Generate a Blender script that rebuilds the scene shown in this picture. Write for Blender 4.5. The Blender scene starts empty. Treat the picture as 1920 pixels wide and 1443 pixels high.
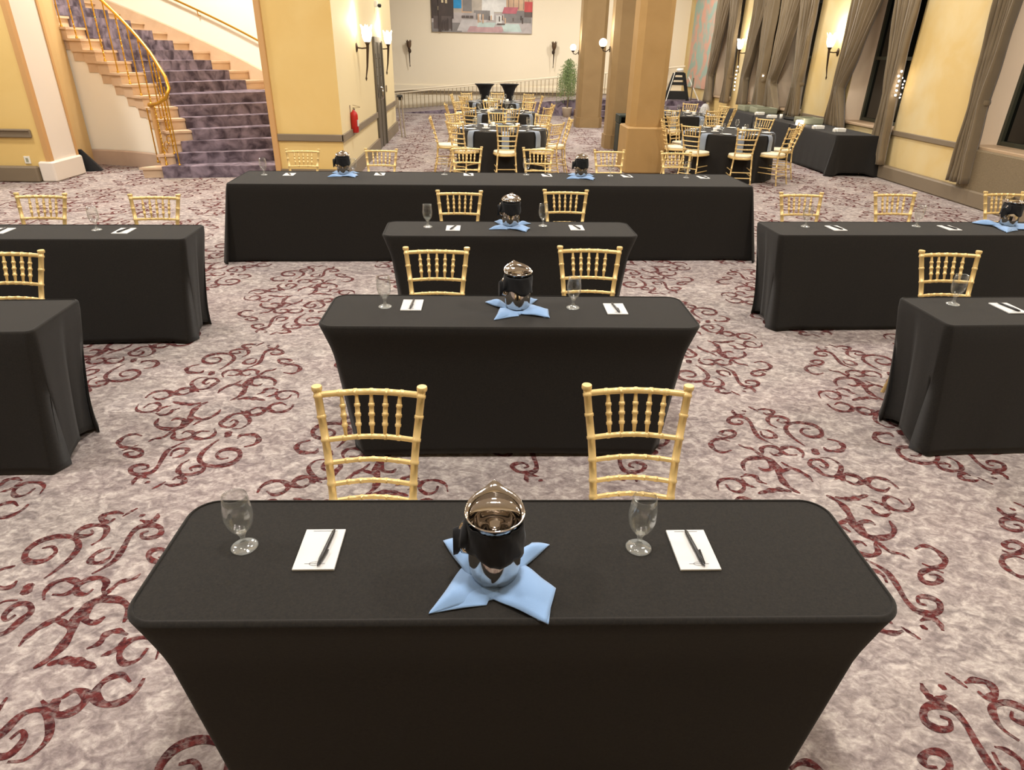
import bpy, math, random
import numpy as np
from mathutils import Vector, Matrix
random.seed(7)
PI = math.pi
col = bpy.context.scene.collection
sc = bpy.context.scene

# ------------------------------------------------------------------ camera
fw = Vector((0.0402168, 0.89025621, -0.45368104)); rt = Vector((0.99919076, -0.03553338, 0.01884682)); up = Vector((-0.00065768, 0.45407186, 0.89096482))
cd = bpy.data.cameras.new('camera'); cam = bpy.data.objects.new('camera', cd); col.objects.link(cam)
cd.sensor_width = 36; cd.lens = 1223.6 / 1920 * 36; cd.clip_end = 200; cd.clip_start = 0.05
cam.matrix_world = Matrix(((rt.x, up.x, -fw.x, 0), (rt.y, up.y, -fw.y, 0), (rt.z, up.z, -fw.z, 1.9436), (0, 0, 0, 1)))
sc.camera = cam
# ------------------------------------------------------------------ world, lights, exposure
w = bpy.data.worlds.new('world'); sc.world = w; w.use_nodes = True
w.node_tree.nodes['Background'].inputs[0].default_value = (1.0, 0.94, 0.87, 1)
w.node_tree.nodes['Background'].inputs[1].default_value = 0.08
sc.view_settings.view_transform = 'Standard'; sc.view_settings.look = 'None'; sc.view_settings.gamma = 1
sc.view_settings.use_curve_mapping = False
sc.view_settings.exposure = 0.0
CEIL = 5.6
WARM = (1.0, 0.962, 0.91)
def lamp(kind, loc, power, size=0.5, color=WARM, rot=(0, 0, 0), spread=PI):
    l = bpy.data.lights.new('lamp', kind); l.energy = power; l.color = color
    if kind == 'AREA': l.shape = 'DISK'; l.size = size; l.spread = spread
    else: l.shadow_soft_size = size
    o = bpy.data.objects.new('light_source', l); col.objects.link(o); o.location = loc; o.rotation_euler = rot
    return o
CEIL_LAMPS = []
for (x, y, pw) in [(-4.3, 2.2, 190), (0.3, 1.4, 190), (4.9, 2.2, 180), (-4.4, 6.6, 140), (0.3, 6.6, 140), (5.0, 6.6, 130), (-0.2, 11.6, 200), (4.6, 12.0, 130),
                 (0.6, 17.0, 240), (5.2, 17.5, 170), (0.2, 22.5, 260), (5.0, 23.0, 190), (-5.6, 12.9, 270), (-7.4, 9.0, 190), (-2.7, 9.0, 30), (6.4, 9.4, 45), (6.3, 14.2, 45)]:  # last two are unseen lamps added to brighten the window jambs
    CEIL_LAMPS.append((x, y)); lamp('AREA', (x, y, CEIL - 0.16), pw, 0.7)

# ------------------------------------------------------------------ materials
def lin(c):
    return tuple(((v / 255) / 12.92 if v / 255 <= 0.04045 else ((v / 255 + 0.055) / 1.055) ** 2.4) for v in c) + (1,)
def mat(name, c, rough=0.6, metal=0.0, noise=None, sheen=0, emit=None, es=0, spec=None, bump=None, trans=0, ior=1.45, coat=0):
    m = bpy.data.materials.new(name); m.use_nodes = True; nt = m.node_tree; b = nt.nodes['Principled BSDF']
    b.inputs['Base Color'].default_value = lin(c); b.inputs['Roughness'].default_value = rough; b.inputs['Metallic'].default_value = metal
    if sheen: b.inputs['Sheen Weight'].default_value = sheen
    if emit: b.inputs['Emission Color'].default_value = lin(emit); b.inputs['Emission Strength'].default_value = es
    if spec is not None: b.inputs['Specular IOR Level'].default_value = spec
    if trans: b.inputs['Transmission Weight'].default_value = trans; b.inputs['IOR'].default_value = ior
    if coat: b.inputs['Coat Weight'].default_value = coat
    tc = nt.nodes.new('ShaderNodeTexCoord')
    if noise:   # (scale, colour2, lo, hi)
        n = nt.nodes.new('ShaderNodeTexNoise'); n.inputs['Scale'].default_value = noise[0]; n.inputs['Detail'].default_value = 6; n.inputs['Distortion'].default_value = 0.6
        nt.links.new(tc.outputs['Object'], n.inputs['Vector'])
        r = nt.nodes.new('ShaderNodeValToRGB'); r.color_ramp.elements[0].color = lin(c); r.color_ramp.elements[1].color = lin(noise[1])
        r.color_ramp.elements[0].position = noise[2] if len(noise) > 2 else 0.35; r.color_ramp.elements[1].position = noise[3] if len(noise) > 3 else 0.65
        nt.links.new(n.outputs['Fac'], r.inputs['Fac']); nt.links.new(r.outputs['Color'], b.inputs['Base Color'])
    if bump:    # (scale, strength)
        n2 = nt.nodes.new('ShaderNodeTexNoise'); n2.inputs['Scale'].default_value = bump[0]; n2.inputs['Detail'].default_value = 3
        nt.links.new(tc.outputs['Object'], n2.inputs['Vector'])
        bp = nt.nodes.new('ShaderNodeBump'); bp.inputs['Strength'].default_value = bump[1]; bp.inputs['Distance'].default_value = 0.01
        nt.links.new(n2.outputs['Fac'], bp.inputs['Height']); nt.links.new(bp.outputs['Normal'], b.inputs['Normal'])
    return m
M = dict(
    black_cloth=mat('black_cloth', (30, 28, 26), 0.95, sheen=0.10, spec=0.15, bump=(900, 0.25), noise=(160, (40, 37, 33), 0.3, 0.7)),
    spandex=mat('black_spandex', (22, 22, 24), 0.8, sheen=0.1, spec=0.2),
    gold=mat('gold_resin', (222, 192, 130), 0.38, 0.3),
    ivory=mat('ivory_vinyl', (238, 226, 196), 0.5),
    steel=mat('polished_steel', (205, 198, 190), 0.09, 1.0),
    brass=mat('brass', (206, 160, 62), 0.3, 0.85),
    bronze=mat('dark_bronze', (64, 48, 34), 0.45, 0.5),
    paper=mat('paper', (200, 199, 196), 0.8),
    ink=mat('grey_ink', (84, 82, 84), 0.8),
    pen=mat('black_plastic', (16, 15, 15), 0.3),
    blue=mat('blue_linen', (126, 158, 198), 0.85, sheen=0.2, bump=(700, 0.15)),
    greyblue=mat('grey_blue_linen', (126, 136, 150), 0.85, sheen=0.2),
    yellow=mat('yellow_paint', (222, 192, 124), 0.7, noise=(1.1, (216, 182, 110), 0.3, 0.7), bump=(60, 0.06)),
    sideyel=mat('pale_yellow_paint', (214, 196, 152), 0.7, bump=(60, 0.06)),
    cream=mat('cream_paint', (244, 232, 206), 0.7, bump=(60, 0.05)),
    white=mat('ivory_wall_paint', (246, 240, 224), 0.7, bump=(60, 0.05)),
    pier=mat('straw_paint', (214, 196, 150), 0.7, noise=(0.7, (208, 180, 118), 0.4, 0.6), bump=(60, 0.06)),
    column=mat('ochre_paint', (168, 134, 82), 0.7, noise=(2.0, (160, 126, 74), 0.3, 0.7), bump=(90, 0.1)),
    column_dark=mat('tan_paint', (148, 122, 82), 0.7, noise=(2.0, (138, 112, 74), 0.3, 0.7), bump=(90, 0.1)),
    trim=mat('taupe_trim', (122, 108, 88), 0.6),
    tan=mat('tan_moulding', (196, 152, 98), 0.55),
    pilaster=mat('white_pilaster', (226, 216, 204), 0.6),
    stone=mat('travertine', (214, 188, 158), 0.5, noise=(3, (202, 172, 142), 0.3, 0.7)),
    base=mat('pink_stone', (196, 172, 152), 0.5, noise=(2.5, (182, 158, 140), 0.3, 0.7)),
    stair_carpet=mat('stair_carpet', (70, 58, 68), 0.95, noise=(5.5, (140, 126, 138), 0.36, 0.66), bump=(200, 0.3)),
    curtain=mat('curtain_velvet', (124, 108, 82), 0.8, sheen=0.3, noise=(1.6, (108, 92, 66), 0.3, 0.7)),
    sheer=mat('jamb_paint', (246, 224, 196), 0.75),
    sill=mat('sill_stone', (176, 150, 120), 0.5),
    wainscot=mat('grey_brown_panel', (128, 112, 86), 0.8, noise=(60, (110, 96, 72), 0.3, 0.7), bump=(80, 0.3)),
    night=mat('night_glass', (10, 13, 11), 0.05, spec=0.5),
    frame=mat('dark_window_frame', (52, 54, 42), 0.5),
    darkmetal=mat('dark_metal_door', (92, 84, 70), 0.45, 0.2),
    doorglass=mat('door_grille', (36, 32, 28), 0.3),
    red=mat('red_enamel', (176, 26, 20), 0.35),
    blackp=mat('black_rubber', (24, 24, 24), 0.6),
    bin=mat('dark_green_plastic', (26, 38, 32), 0.5),
    green=mat('willow_leaf', (96, 118, 70), 0.7, noise=(6, (134, 150, 96), 0.35, 0.65)),
    bark=mat('bark', (110, 92, 66), 0.9),
    pot=mat('clay_pot', (196, 180, 156), 0.7),
    wood=mat('wood_box', (140, 110, 84), 0.7),
    rack=mat('grey_green_plastic', (150, 152, 128), 0.6),
    china=mat('white_china', (240, 238, 230), 0.2),
    plastic_white=mat('white_plastic', (230, 226, 214), 0.5),
    shade=mat('glowing_glass_shade', (255, 246, 230), 0.4, emit=(255, 236, 205), es=7.0),
    shade_off=mat('unlit_mica_shade', (92, 70, 48), 0.5),
    bulb=mat('bulb', (255, 250, 240), 0.4, emit=(255, 240, 225), es=26.0),
    lamp_face=mat('ceiling_lamp_face', (255, 246, 230), 0.4, emit=(255, 232, 200), es=5.0),
    ceilp=mat('ceiling_paint', (246, 242, 232), 0.8),
    ring=mat('lamp_ring', (210, 200, 180), 0.4, 0.4),
    bal=mat('shadow_tone_baluster', (150, 130, 92), 0.5),  # darker tone puts the railing's shadow lines into the baluster colour
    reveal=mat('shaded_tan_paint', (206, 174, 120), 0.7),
)
def glass_mat(name, base, diff):
    m = bpy.data.materials.new(name); m.use_nodes = True; nt = m.node_tree; nt.nodes.clear(); N = nt.nodes.new; L = nt.links.new
    out = N('ShaderNodeOutputMaterial'); tr = N('ShaderNodeBsdfTransparent'); tr.inputs[0].default_value = (0.985, 0.99, 0.985, 1)
    gl = N('ShaderNodeBsdfGlossy'); gl.inputs['Roughness'].default_value = 0.04; df = N('ShaderNodeBsdfDiffuse'); df.inputs[0].default_value = (0.86, 0.9, 0.88, 1)
    lw = N('ShaderNodeLayerWeight'); lw.inputs[0].default_value = 0.13; mr = N('ShaderNodeMapRange'); mr.inputs[3].default_value = base; mr.inputs[4].default_value = 1.0
    L(lw.outputs['Facing'], mr.inputs[0]); md = N('ShaderNodeMixShader'); md.inputs[0].default_value = diff; L(gl.outputs[0], md.inputs[1]); L(df.outputs[0], md.inputs[2])
    mx = N('ShaderNodeMixShader'); L(mr.outputs[0], mx.inputs[0]); L(tr.outputs[0], mx.inputs[1]); L(md.outputs[0], mx.inputs[2]); L(mx.outputs[0], out.inputs[0]); return m
M['glass'] = glass_mat('clear_glass', 0.03, 0.15); M['glass_foot'] = glass_mat('sparkle_whitened_glass', 0.14, 0.40)  # foot glass is whitened in colour to imitate its bright sparkle
def carpet_mats():
    out = []
    for kind in ('carpet_base', 'carpet_scroll'):
        m = bpy.data.materials.new(kind); m.use_nodes = True; nt = m.node_tree; N = nt.nodes.new; L = nt.links.new
        b = nt.nodes['Principled BSDF']; b.inputs['Roughness'].default_value = 0.95; b.inputs['Specular IOR Level'].default_value = 0.1
        tc = N('ShaderNodeTexCoord'); mp = N('ShaderNodeMapping'); mp.inputs['Scale'].default_value = (1.0, 1.35, 1); mp.inputs['Rotation'].default_value = (0, 0, 0.6)
        L(tc.outputs['Object'], mp.inputs['Vector'])
        def noise(s, d, dist, src=mp):
            n = N('ShaderNodeTexNoise'); n.inputs['Scale'].default_value = s; n.inputs['Detail'].default_value = d; n.inputs['Distortion'].default_value = dist
            n.inputs['Roughness'].default_value = 0.62
            L(src.outputs[0] if src is mp else src.outputs['Object'], n.inputs['Vector']); return n
        def ramp(src, *els):
            r = N('ShaderNodeValToRGB'); e = r.color_ramp.elements
            while len(e) < len(els): e.new(0.5)
            for i, (p, c) in enumerate(els): e[i].position = p; e[i].color = lin(c)
            L(src.outputs['Fac'], r.inputs['Fac']); return r
        def mix(f, a, c, mode='MIX'):
            x = N('ShaderNodeMix'); x.data_type = 'RGBA'; x.blend_type = mode
            if isinstance(f, float): x.inputs[0].default_value = f
            else: L(f, x.inputs[0])
            L(a, x.inputs[6]); L(c, x.inputs[7]); return x.outputs[2]
        n1 = noise(3.2, 9, 0.5); r1 = ramp(n1, (0.34, (116, 109, 108)), (0.5, (150, 142, 137)), (0.66, (178, 169, 160)))
        n2 = noise(0.75, 3, 0.4); r2 = ramp(n2, (0.42, (178, 166, 159)), (0.60, (170, 146, 144)))
        n3 = noise(15, 9, 0.8); r3 = ramp(n3, (0.36, (100, 88, 90)), (0.50, (160, 149, 145)), (0.64, (214, 204, 196)))
        c1 = mix(0.38, r1.outputs[0], r2.outputs[0]); c2 = mix(0.52, c1, r3.outputs[0])
        n8 = noise(46, 5, 0.4); r8 = ramp(n8, (0.36, (186, 182, 182)), (0.60, (255, 255, 255)))
        c2 = mix(0.55, c2, r8.outputs[0], 'MULTIPLY')
        final = c2
        if kind == 'carpet_scroll':
            n4 = noise(24, 5, 1.0); r4 = ramp(n4, (0.40, (60, 26, 28)), (0.62, (104, 48, 46)))
            n5 = noise(38, 4, 0.5); r5 = ramp(n5, (0.46, (8, 8, 8)), (0.72, (200, 200, 200)))
            final = mix(r5.outputs[0], r4.outputs[0], c2)
        n6 = noise(260, 2, 0, tc); bp = N('ShaderNodeBump'); bp.inputs['Strength'].default_value = 0.25; bp.inputs['Distance'].default_value = 0.01
        L(n6.outputs['Fac'], bp.inputs['Height']); L(bp.outputs['Normal'], b.inputs['Normal'])
        L(final, b.inputs['Base Color']); out.append(m)
    return out
M['carpet'], M['scroll'] = carpet_mats()

# ------------------------------------------------------------------ mesh helpers
class MB:
    def __init__(s): s.v = []; s.f = []; s.mi = []; s.cur = 0; s.smooth = []
    def add(s, vs, fs, smooth=False):
        o = len(s.v); s.v += [tuple(p) for p in vs]
        for f in fs: s.f.append(tuple(i + o for i in f)); s.mi.append(s.cur); s.smooth.append(smooth)
        return s
    def box(s, x0, x1, y0, y1, z0, z1):
        vs = [(x, y, z) for z in (z0, z1) for y in (y0, y1) for x in (x0, x1)]
        return s.add(vs, [(0, 2, 3, 1), (4, 5, 7, 6), (0, 1, 5, 4), (2, 6, 7, 3), (0, 4, 6, 2), (1, 3, 7, 5)])
    def bbox(s, x0, x1, y0, y1, z0, z1, b=0.005):      # chamfered box
        b = min(b, (x1 - x0) / 2.01, (y1 - y0) / 2.01, (z1 - z0) / 2.01)
        def rg(x0, x1, y0, y1, z, c): return [(x0 + c, y0, z), (x1 - c, y0, z), (x1, y0 + c, z), (x1, y1 - c, z), (x1 - c, y1, z), (x0 + c, y1, z), (x0, y1 - c, z), (x0, y0 + c, z)]
        return s.loops([rg(x0 + b, x1 - b, y0 + b, y1 - b, z0, b * .5), rg(x0, x1, y0, y1, z0 + b, b), rg(x0, x1, y0, y1, z1 - b, b), rg(x0 + b, x1 - b, y0 + b, y1 - b, z1, b * .5)], False)
    def obox(s, c, ax, ay, az, hx, hy, hz):             # oriented box
        c, ax, ay, az = Vector(c), Vector(ax).normalized(), Vector(ay).normalized(), Vector(az).normalized()
        vs = [c + ax * hx * i + ay * hy * j + az * hz * k for k in (-1, 1) for j in (-1, 1) for i in (-1, 1)]
        return s.add(vs, [(0, 2, 3, 1), (4, 5, 7, 6), (0, 1, 5, 4), (2, 6, 7, 3), (0, 4, 6, 2), (1, 3, 7, 5)])
    def prism(s, poly, z0, z1):
        n = len(poly); vs = [(x, y, z0) for x, y in poly] + [(x, y, z1) for x, y in poly]
        return s.add(vs, [tuple(range(n))[::-1], tuple(range(n, 2 * n))] + [(i, (i + 1) % n, n + (i + 1) % n, n + i) for i in range(n)])
    def loops(s, rings, smooth=True, caps=(True, True), close=True):
        n = len(rings[0]); vs = [p for r in rings for p in r]; fs = []
        for k in range(len(rings) - 1):
            for i in range(n if close else n - 1):
                j = (i + 1) % n; fs.append((k * n + i, k * n + j, (k + 1) * n + j, (k + 1) * n + i))
        s.add(vs, fs, smooth)
        if caps[0]: s.add(rings[0], [tuple(range(n))[::-1]])
        if caps[1]: s.add(rings[-1], [tuple(range(n))])
        return s
    def tube(s, pts, rad, n=8, caps=(True, True)):
        pts = [Vector(p) for p in pts]; rings = []; prev = None
        if not hasattr(rad, '__len__'): rad = [rad] * len(pts)
        for i, p in enumerate(pts):
            t = (pts[min(i + 1, len(pts) - 1)] - pts[max(i - 1, 0)]).normalized()
            if prev is None:
                a = Vector((0, 0, 1)) if abs(t.z) < 0.9 else Vector((1, 0, 0)); prev = t.cross(a).normalized()
            nrm = (prev - t * prev.dot(t)).normalized(); prev = nrm; b = t.cross(nrm)
            rings.append([tuple(p + (nrm * math.cos(2 * PI * k / n) + b * math.sin(2 * PI * k / n)) * rad[i]) for k in range(n)])
        return s.loops(rings, True, caps)
    def bamboo(s, pts, r, ringpos, n=8, taper=None, rb=1.14):   # tube with raised bamboo rings at fractions of its length
        pts = [Vector(p) for p in pts]; L = [0]
        for a, b in zip(pts, pts[1:]): L.append(L[-1] + (b - a).length)
        T = L[-1]; e = 0.0045 / T
        fr = sorted(set([l / T for l in L] + [min(1, max(0, q + d)) for q in ringpos for d in (-1.5 * e, -e, e, 1.5 * e)]))
        def at(f):
            d = f * T
            for k in range(len(L) - 1):
                if d <= L[k + 1] + 1e-9: return pts[k].lerp(pts[k + 1], (d - L[k]) / max(1e-9, L[k + 1] - L[k]))
            return pts[-1]
        P = []; R = []
        for f in fr:
            rr = r * (taper(f) if taper else 1)
            if any(abs(f - q) < 1.2 * e for q in ringpos): rr = rr * rb + 0.0006
            P.append(at(f)); R.append(rr)
        return s.tube(P, R, n)
    def lathe(s, prof, c=(0, 0, 0), n=24, caps=(False, False), squash=None):
        rings = [[(c[0] + r * math.cos(2 * PI * k / n), c[1] + r * math.sin(2 * PI * k / n), c[2] + z) for k in range(n)] for r, z in prof]
        return s.loops(rings, True, caps)
    def build(s, name, m, parent=None, shadow=True):
        me = bpy.data.meshes.new(name); me.from_pydata(s.v, [], s.f)
        for mm in (m if isinstance(m, (list, tuple)) else [m]): me.materials.append(mm)
        me.polygons.foreach_set('material_index', s.mi); me.polygons.foreach_set('use_smooth', s.smooth); me.update()
        o = bpy.data.objects.new(name, me); col.objects.link(o)
        if parent: o.parent = parent
        return o
def empty(name, loc=(0, 0, 0), rz=0):
    o = bpy.data.objects.new(name, None); col.objects.link(o); o.location = loc; o.rotation_euler = (0, 0, rz); o.empty_display_size = 0.1; return o
def tag(o, label, cat, group=None, kind=None):
    o['label'] = label; o['category'] = cat
    if group: o['group'] = group
    if kind: o['kind'] = kind
    return o
def struct(o): o['kind'] = 'structure'; return o
CH = {}
def copy_tree(o, parent=None):
    c = o.copy(); col.objects.link(c); c.parent = parent
    for ch in o.children: copy_tree(ch, c)
    return c
class Proto:        # first placement moves the original, later ones copy it
    def __init__(s, o): s.o = o; s.used = False
    def put(s, loc, rz=0, label=None, group=None):
        o = s.o if not s.used else copy_tree(s.o); s.used = True
        o.location = loc; o.rotation_euler = (0, 0, rz)
        if label: o['label'] = label
        if group: o['group'] = group
        elif 'group' in o: del o['group']
        return o
    # the tree is copied from the original each time, so parts share mesh data

# ------------------------------------------------------------------ floor with scroll pattern
CX, CY = -7.294, 9.733
def floor():
    def P(x, y):     # pixel of a magnified view of the scroll motif -> floor point
        px, py = 200 + x / 4.51, 600 + y / 4.51
        d = fw + rt * ((px - 960) / 1223.6) - up * ((py - 721.5) / 1223.6); t = -1.9436 / d.z
        return (d.x * t, d.y * t)
    C = [
     ([(300,980),(250,965),(190,970),(130,1000),(100,1040),(130,1070),(200,1075),(270,1055)],1),
     ([(130,1105),(200,1085),(270,1095),(300,1120),(270,1150),(200,1155),(160,1135),(185,1115),(235,1112)],1),
     ([(650,908),(560,940),(480,990),(400,1005),(350,1030)],.8),
     ([(545,852),(590,832),(645,838),(662,865),(620,905),(540,920),(450,908),(416,875),(440,830)],1.3),
     ([(610,915),(660,895),(705,850),(715,800),(750,750),(800,715),(860,690)],1.3),
     ([(560,690),(640,706),(720,712),(800,700)],1.3),
     ([(715,800),(760,830),(820,840),(890,815),(940,785),(965,755)],1),
     ([(730,888),(790,855),(840,840)],.7),
     ([(310,745),(355,712),(420,700),(452,722),(430,755),(370,776),(290,776),(250,752),(270,710)],.9),
     ([(415,788),(470,802),(530,790),(560,762),(620,745)],1),
     ([(425,780),(460,745),(545,722)],.9),
     ([(550,925),(572,955),(560,990),(600,1010),(680,1003),(732,972),(722,945),(670,940),(635,962)],1),
     ([(872,940),(800,940),(750,960),(740,990),(800,1005),(880,990),(920,950),(910,918)],1),
     ([(660,1030),(590,1060),(520,1100),(470,1170),(430,1240),(370,1290),(280,1305),(212,1290),(208,1250),(270,1225),(340,1225),(345,1252),(295,1265)],1.1),
     ([(540,1150),(560,1110),(620,1085),(682,1090),(670,1125),(610,1155),(556,1165)],.9),
     ([(700,1180),(630,1220),(605,1270),(630,1300),(720,1305),(800,1280),(822,1242),(760,1235),(706,1252),(722,1276)],1),
     ([(950,1010),(890,1050),(810,1120),(785,1180),(830,1222),(930,1236),(1050,1212),(1122,1160),(1120,1110),(1060,1090),(980,1100),(930,1140),(960,1172),(1032,1165)],1.15),
     ([(218,1390),(238,1350),(290,1325),(362,1340)],1), ([(320,1382),(370,1362)],.8), ([(380,1430),(440,1400),(500,1365)],.6),
     ([(490,1386),(560,1396),(640,1380),(656,1342),(600,1325),(555,1352)],1.1),
     ([(1040,862),(1078,842),(1102,862),(1060,900),(990,902),(962,872),(1005,840),(1060,800),(1150,790),(1202,830),(1205,870),(1140,912),(1060,918)],1),
     ([(1130,765),(1185,792),(1240,803),(1312,786),(1335,755),(1275,740),(1215,762)],1.2), ([(1195,760),(1188,815)],1.6),
     ([(1522,720),(1470,700),(1400,715),(1368,750),(1420,777),(1500,772),(1560,742),(1582,710)],1.1),
     ([(1110,1002),(1132,975),(1190,968),(1260,975),(1288,1010),(1250,1050),(1160,1072)],1.15),
     ([(1032,940),(1024,990)],1.7)]
    rib = []
    for pts, wd in C:
        p = [np.array(P(*q)) for q in pts]; p = [2 * p[0] - p[1]] + p + [2 * p[-1] - p[-2]]; out = []
        for i in range(1, len(p) - 2):
            for t in np.linspace(0, 1, 5, endpoint=False):
                out.append(0.5 * ((2 * p[i]) + (-p[i-1] + p[i+1]) * t + (2*p[i-1] - 5*p[i] + 4*p[i+1] - p[i+2]) * t*t + (-p[i-1] + 3*p[i] - 3*p[i+1] + p[i+2]) * t**3))
        out.append(p[-2]); out = np.array(out); tg = np.gradient(out, axis=0); tg /= np.linalg.norm(tg, axis=1)[:, None] + 1e-9
        nm = np.stack([-tg[:, 1], tg[:, 0]], 1); f = np.linspace(0, 1, len(out))
        wv = 0.0112 * wd * (0.12 + 1.12 * np.sin(PI * np.clip(f * 0.94 + 0.04, 0, 1)) ** 0.6) * (1 + 0.22 * np.sin(f * 23 + wd * 9))
        rib.append((out + nm * wv[:, None], out - nm * wv[:, None]))
    c0 = np.array((-1.6375, 3.592)); mb = MB()
    mb.add([(-14, -5, 0), (9, -5, 0), (9, 27.4, 0), (-14, 27.4, 0)], [(0, 1, 2, 3)]); mb.cur = 1; cnt = 0
    for i in range(-14, 16):
        for j in range(-16, 26):
            off = np.array((i * -0.9825, i * 0.9825 + j * 1.965))
            for rot in (0, 1):
                for a, b in rib:
                    A = (2 * c0 - a if rot else a) + off; B = (2 * c0 - b if rot else b) + off
                    m = A.mean(0)
                    if m[0] > 0.30 or m[1] < 0.2 or m[1] > 24 or m[0] < -12: continue
                    for mir in (0, 1):
                        A2, B2 = A.copy(), B.copy()
                        if mir: A2[:, 0] = 0.985 - A2[:, 0]; B2[:, 0] = 0.985 - B2[:, 0]
                        mm = A2.mean(0)
                        if mir and (mm[0] <= 0.35 or mm[0] > 7.2): continue
                        if abs(mm[0] - 0.04 * mm[1]) > 0.86 * mm[1] + 1.3: continue
                        st = 1 if mm[1] < 9 else 2
                        A3 = A2[::st]; B3 = B2[::st]; n = len(A3); z = 0.0008 + (cnt % 7) * 0.0001; cnt += 1
                        vs = [(p[0], p[1], z) for p in A3] + [(p[0], p[1], z) for p in B3]
                        fs = [((k, k + 1, n + k + 1, n + k) if mir else (k, n + k, n + k + 1, k + 1)) for k in range(n - 1)]
                        mb.add(vs, fs)
    struct(mb.build('floor', [M['carpet'], M['scroll']]))
floor()

# ------------------------------------------------------------------ room shell
def sbox(name, m, *a): return struct(MB().box(*a).build(name, m))
sbox('ceiling', M['ceilp'], -14, 9, -5, 27.4, CEIL, CEIL + 0.15)
sbox('wall_back', M['cream'], -14, 9, 26.9, 27.2, 0, CEIL)
sbox('wall_front', M['cream'], -14, 9, -5.2, -5, 0, CEIL)
sbox('wall_far_left', M['cream'], -14.2, -14, -5, 27, 0, CEIL)
# left wall with the arch jamb
struct(MB().prism([(-14, 10.86), (-6.81, 10.86), (-6.81, 11.62), (-14, 11.62)], 0, CEIL).build('wall_left', M['yellow']))
j = MB().prism([(-6.81, 10.92), (-6.76, 10.92), (-6.76, 11.60), (-6.81, 11.60)], 0.3, CEIL); struct(j.build('trim_1', M['pilaster']))
j = MB(); j.box(-6.815, -6.742, 10.84, 10.93, 0.3, CEIL); j.box(-6.84, -6.745, 11.58, 11.63, 0.3, CEIL); struct(j.build('trim_2', M['tan']))
j = MB().bbox(-6.93, -6.70, 10.80, 11.64, 0, 0.30, 0.02); struct(j.build('baseboard_jamb', M['pilaster']))
j = MB(); j.bbox(-14, -6.94, 10.74, 10.86, 0, 0.235, 0.02); struct(j.build('baseboard_left', M['trim']))
j = MB(); j.bbox(-14, -6.92, 10.82, 10.86, 0.645, 0.77, 0.012); j.bbox(-14, -6.93, 10.80, 10.86, 0.74, 0.765, 0.008); struct(j.build('trim_3', M['trim']))
# tan block behind the jamb
struct(MB().prism([(-14, 11.62), (-6.98, 11.62), (-6.98, 12.15), (-7.06, 12.6), (-14, 12.6)], 0, CEIL).build('wall_reveal', M['reveal']))
# yellow block right of the stairs
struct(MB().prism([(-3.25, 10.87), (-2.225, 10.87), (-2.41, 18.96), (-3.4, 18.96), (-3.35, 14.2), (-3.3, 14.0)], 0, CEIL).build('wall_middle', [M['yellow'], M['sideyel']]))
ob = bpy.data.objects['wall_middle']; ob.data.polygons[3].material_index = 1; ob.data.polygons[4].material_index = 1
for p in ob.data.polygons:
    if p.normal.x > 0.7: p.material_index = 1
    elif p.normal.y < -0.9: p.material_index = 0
struct(MB().bbox(-3.31, -3.22, 10.83, 10.95, 0, CEIL, 0.012).build('trim_4', M['tan']))
def along(x0, y0, x1, y1, out, z0, z1):     # strip on a skew wall face
    return [(x0, y0), (x0 + out, y0 - out * 0.0), (x1 + out, y1), (x1, y1)]
j = MB(); j.bbox(-3.22, -2.20, 10.835, 10.87, 0.655, 0.76, 0.01); j.prism([(-2.226, 10.835), (-2.19, 10.835), (-2.29, 15.1), (-2.325, 15.1)], 0.655, 0.76); j.prism([(-2.345, 16.3), (-2.315, 16.3), (-2.375, 18.98), (-2.41, 18.98)], 0.655, 0.76)
struct(j.build('trim_5', M['trim']))
j = MB(); j.box(-3.22, -2.19, 10.82, 10.87, 0, 0.24); j.prism([(-2.226, 10.82), (-2.18, 10.82), (-2.28, 15.1), (-2.325, 15.1)], 0, 0.24); j.prism([(-2.345, 16.3), (-2.30, 16.3), (-2.36, 19.0), (-2.41, 19.0)], 0, 0.24)
struct(j.build('baseboard_middle', M['trim']))
# ------------------------------------------------------------------ side door
d = empty('door_1', (-2.33, 15.7, 0)); struct(d)
j = MB(); ax = Vector((-0.0228, 1, 0)).normalized(); nx = Vector((1, 0.0228, 0))
for s in (-1, 1): j.obox((0.02, s * 0.56, 1.05), nx, ax, (0, 0, 1), 0.03, 0.05, 1.06)
j.obox((0.02, 0, 2.13), nx, ax, (0, 0, 1), 0.03, 0.61, 0.05); j.build('door_frame', M['darkmetal'], d)
for s in (-1, 1):
    lf = MB().obox((0.012, s * 0.255, 1.04), nx, ax, (0, 0, 1), 0.015, 0.25, 1.04).build('door_leaf', M['darkmetal'], d)
    g = MB().obox((0.03, s * 0.255, 1.45), nx, ax, (0, 0, 1), 0.004, 0.12, 0.42); g.build('door_pane', M['doorglass'], lf)
    g = MB()
    for k in range(5): g.obox((0.038, s * 0.255, 1.1 + k * 0.17), nx, ax, (0, 0, 1), 0.004, 0.12, 0.008)
    g.build('door_bars', M['darkmetal'], lf)
    MB().tube([(0.04, s * 0.06, 0.98), (0.08, s * 0.06, 1.0), (0.08, s * 0.06, 1.2), (0.04, s * 0.06, 1.22)], 0.01).build('door_handle', M['steel'], lf)

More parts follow.
